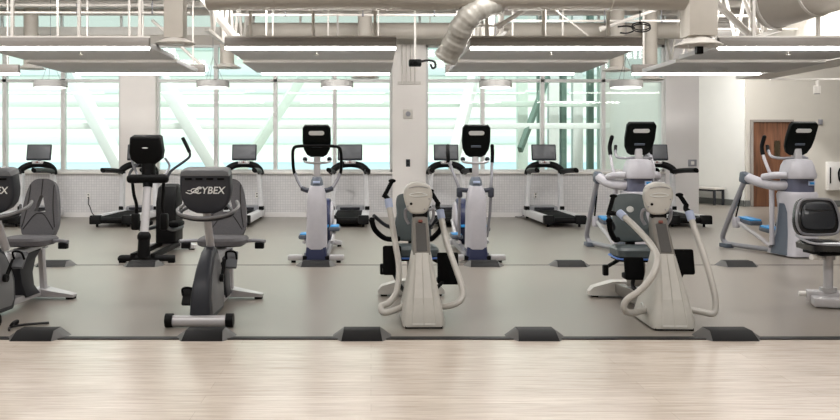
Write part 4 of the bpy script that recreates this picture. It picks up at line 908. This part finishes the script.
# ------------------------------------------------------------------ treadmills
def make_treadmill(label, loc):
    t = thing('treadmill', label, 'treadmill', loc, 0, 'treadmills along the window wall')
    mb = MB(); mb.box((0, .60, .165), (.54, 1.94, .05), bev=.008); mb.build('belt', M['matte'], t)
    for s in (-1, 1):
        mb = MB(); mb.prism([(-.38, .07), (1.95, .06), (1.95, .20), (-.34, .215), (-.38, .18)], 'x', *sorted((s*.26, s*.395)), bev=.018); sr = mb.build('side_rail', M['alumlt'], t)
        mb = MB(); mb.prism([(-.46, .06), (-.33, .06), (-.33, .225), (-.43, .225), (-.46, .19)], 'x', *sorted((s*.20, s*.405)), bev=.02); mb.build('end_cap', M['black'], sr)
        mb = MB(); mb.cyl((s*.30, -.30, 0), (s*.30, -.30, .09), .025, n=10); mb.build('rear_foot', M['black'], t)
        mb = MB(); mb.cyl((s*.30, 1.80, 0), (s*.30, 1.80, .07), .03, n=10); mb.build('front_foot', M['black'], t)
        mb = MB(); mb.loft([[(s*.36+u, 1.52+v, .10) for u, v in rrect(0, 0, .05, .075, .025)], [(s*.35+u, 1.50+v, .55) for u, v in rrect(0, 0, .047, .07, .025)], [(s*.325+u, 1.46+v, .97) for u, v in rrect(0, 0, .045, .065, .025)]]); up = mb.build('upright', M['alumlt'], t)
        mb = MB(); mb.box((s*.365, 1.52, .24), (.10, .18, .09), bev=.02); mb.build('upright_foot', M['black'], up)
        mb = MB(); mb.tube([(s*.33, 1.50, 1.00), (s*.36, 1.30, 1.02), (s*.385, .90, 1.045), (s*.385, .30, 1.06)], .045, n=10, flat=1.3); mb.build('handrail', M['black'], t)
    mb = MB(); mb.cyl((-.20, -.38, .13), (.20, -.38, .13), .06, n=14); mb.build('rear_roller', M['black'], t)
    mb = MB(); mb.prism([(1.50, .07), (1.50, .19), (1.58, .27), (1.88, .28), (2.00, .22), (2.02, .07)], 'x', -.30, .30, bev=.03, seg=3); mh = mb.build('motor_hood', M['lavdark'], t)
    MB().box((0, 1.50, .23), (.42, .04, .05), bev=.01).build('hood_trim', M['charcoal'], mh)
    mb = MB(); mb.tube([(-.37, 1.42, .96), (-.33, 1.46, 1.06), (-.20, 1.52, 1.14), (0, 1.54, 1.165), (.20, 1.52, 1.14), (.33, 1.46, 1.06), (.37, 1.42, .96)], .07, n=12, seg=5); mb.build('console_arch', M['black'], t)
    MB().box((0, 1.50, 1.20), (.24, .08, .07), bev=.02).build('control_panel', M['silver'], t)
    mb = MB(); mb.cyl((0, 1.56, 1.16), (0, 1.60, 1.36), .03, n=10); mb.build('display_post', M['black'], t)
    mx = Matrix.Translation((0, 1.56, 1.41)) @ Matrix.Rotation(math.radians(-12), 4, 'X')
    mb = MB(); mb.box((0, 0, 0), (.52, .05, .345), bev=.02, seg=3); mb.xform(mx); ds = mb.build('display', M['charcoal'], t)
    mb = MB(); mb.box((0, -.026, .01), (.47, .008, .29), bev=.003); mb.xform(mx); mb.build('screen', M['screen'], ds)
    for q in (-.07, .0, .07):
        mb = MB(); mb.cyl((q, 1.46, 1.205), (q, 1.45, 1.21), .018, n=10); mb.build('button', M['label'] if q else M['red'], t)
    return t
TD = 16.42
tl = ['second from left, behind the black crosstrainer', 'behind the backrest of the lettered bike', 'right behind the loop-handled elliptical', 'right behind the elliptical with moving arms', 'standing clear right of the moving-arm elliptical', 'before the grey pier, behind the right stepper']
tr = make_treadmill('black and silver treadmill, leftmost, behind the left-edge bike', (X(39.5, 18.0), TD, 0))
for p, l in zip((140, 244.5, 350, 446, 543.5, 655), tl):
    copy_thing(tr, 'black and silver treadmill '+l, (X(p, 18.0), TD, 0))
# treadmill power cord at the left outlet
c = at(88.5, 197, WALL-.03)
mb = MB(); mb.tube([(c.x, WALL-.03, c.z), (c.x+.02, WALL-.10, c.z-.15), (c.x+.06, WALL-.14, .25), (c.x+.16, WALL-.18, .06), (c.x+.40, WALL-.25, .012), (c.x+.62, WALL-.35, .012)], .010, n=6)
tag(mb.build('power_cord', M['cord']), 'thin black cord hanging from outlet left of the left pier', 'cord')
c = at(528.5, 197, WALL-.03)
mb = MB(); mb.tube([(c.x, WALL-.02, c.z), (c.x+.02, WALL-.06, c.z-.15), (c.x-.02, WALL-.07, .25), (c.x-.06, WALL-.065, .10), (c.x-.16, WALL-.07, .012), (c.x-.30, WALL-.075, .012)], .009, n=6)
tag(mb.build('power_cord', M['cord']), 'thin black cord from the outlet pair behind the clear-standing treadmill', 'cord')

# ------------------------------------------------------------------ light
w = bpy.data.worlds.new('World'); S.world = w; w.use_nodes = True
bg = w.node_tree.nodes['Background']; bg.inputs['Color'].default_value = (.97, 1, .985, 1); bg.inputs['Strength'].default_value = 1.3
def area(name, loc, sx, sy, e, rot=(0, 0, 0), col=(1, .985, .965)):
    l = bpy.data.lights.new(name, 'AREA'); l.shape = 'RECTANGLE'; l.size = sx; l.size_y = sy; l.energy = e; l.color = col
    o = bpy.data.objects.new(name, l); COL.objects.link(o); o.location = loc; o.rotation_euler = rot; return o
for i, x in enumerate((-6.5, -2.5, 2.0, 6.5)):  # added fill lights above the view, no fixtures behind them
    area('ceiling_fill', (x, -1.5, 4.2), 2.4, .8, 50)
    area('ceiling_fill', (x, 4.0, 4.2), 2.4, .8, 75)
    area('ceiling_fill', (x, 9.9, 4.2), 2.4, .8, 92, rot=(math.radians(22), 0, 0))
    area('ceiling_fill', (x, 14.2, 4.2), 2.4, .8, 85, rot=(math.radians(30), 0, 0))
area('ceiling_fill', (11.2, 19.0, 4.2), 1.8, 1.0, 48, rot=(math.radians(25), 0, 0))  # added fill to brighten the beige wall
area('ceiling_fill', (8.5, 20.2, 4.2), 1.0, 1.0, 105, rot=(math.radians(20), 0, math.radians(-12)))  # added fill aimed at the oblique white wall, no fixture there
sp = bpy.data.lights.new('track_spot_lamp', 'SPOT'); sp.energy = 90; sp.spot_size = math.radians(95); sp.spot_blend = .5; sp.shadow_soft_size = .06
spo = bpy.data.objects.new('track_spot_lamp', sp); COL.objects.link(spo); spo.location = at(806, 94, 20.9); spo.rotation_euler = (math.radians(12), 0, 0)
sun = bpy.data.lights.new('sun', 'SUN'); sun.energy = 1.7; sun.angle = math.radians(4)
so = bpy.data.objects.new('sun', sun); COL.objects.link(so); so.rotation_euler = (math.radians(40), 0, math.radians(20))

# ------------------------------------------------------------------ camera
cam = bpy.data.cameras.new('camera'); co = bpy.data.objects.new('camera', cam); COL.objects.link(co)
co.location = (0, 0, HC); co.rotation_euler = (math.pi/2, 0, 0)
cam.sensor_width = 36; cam.sensor_fit = 'HORIZONTAL'; cam.lens = 36*F/840
cam.shift_x = (420-CX)/840; cam.shift_y = -(210-CY)/840
cam.clip_end = 200
S.camera = co
S.view_settings.view_transform = 'Standard'; S.view_settings.look = 'None'
S.view_settings.gamma = 1; S.view_settings.exposure = 0.12
S.view_settings.use_curve_mapping = False
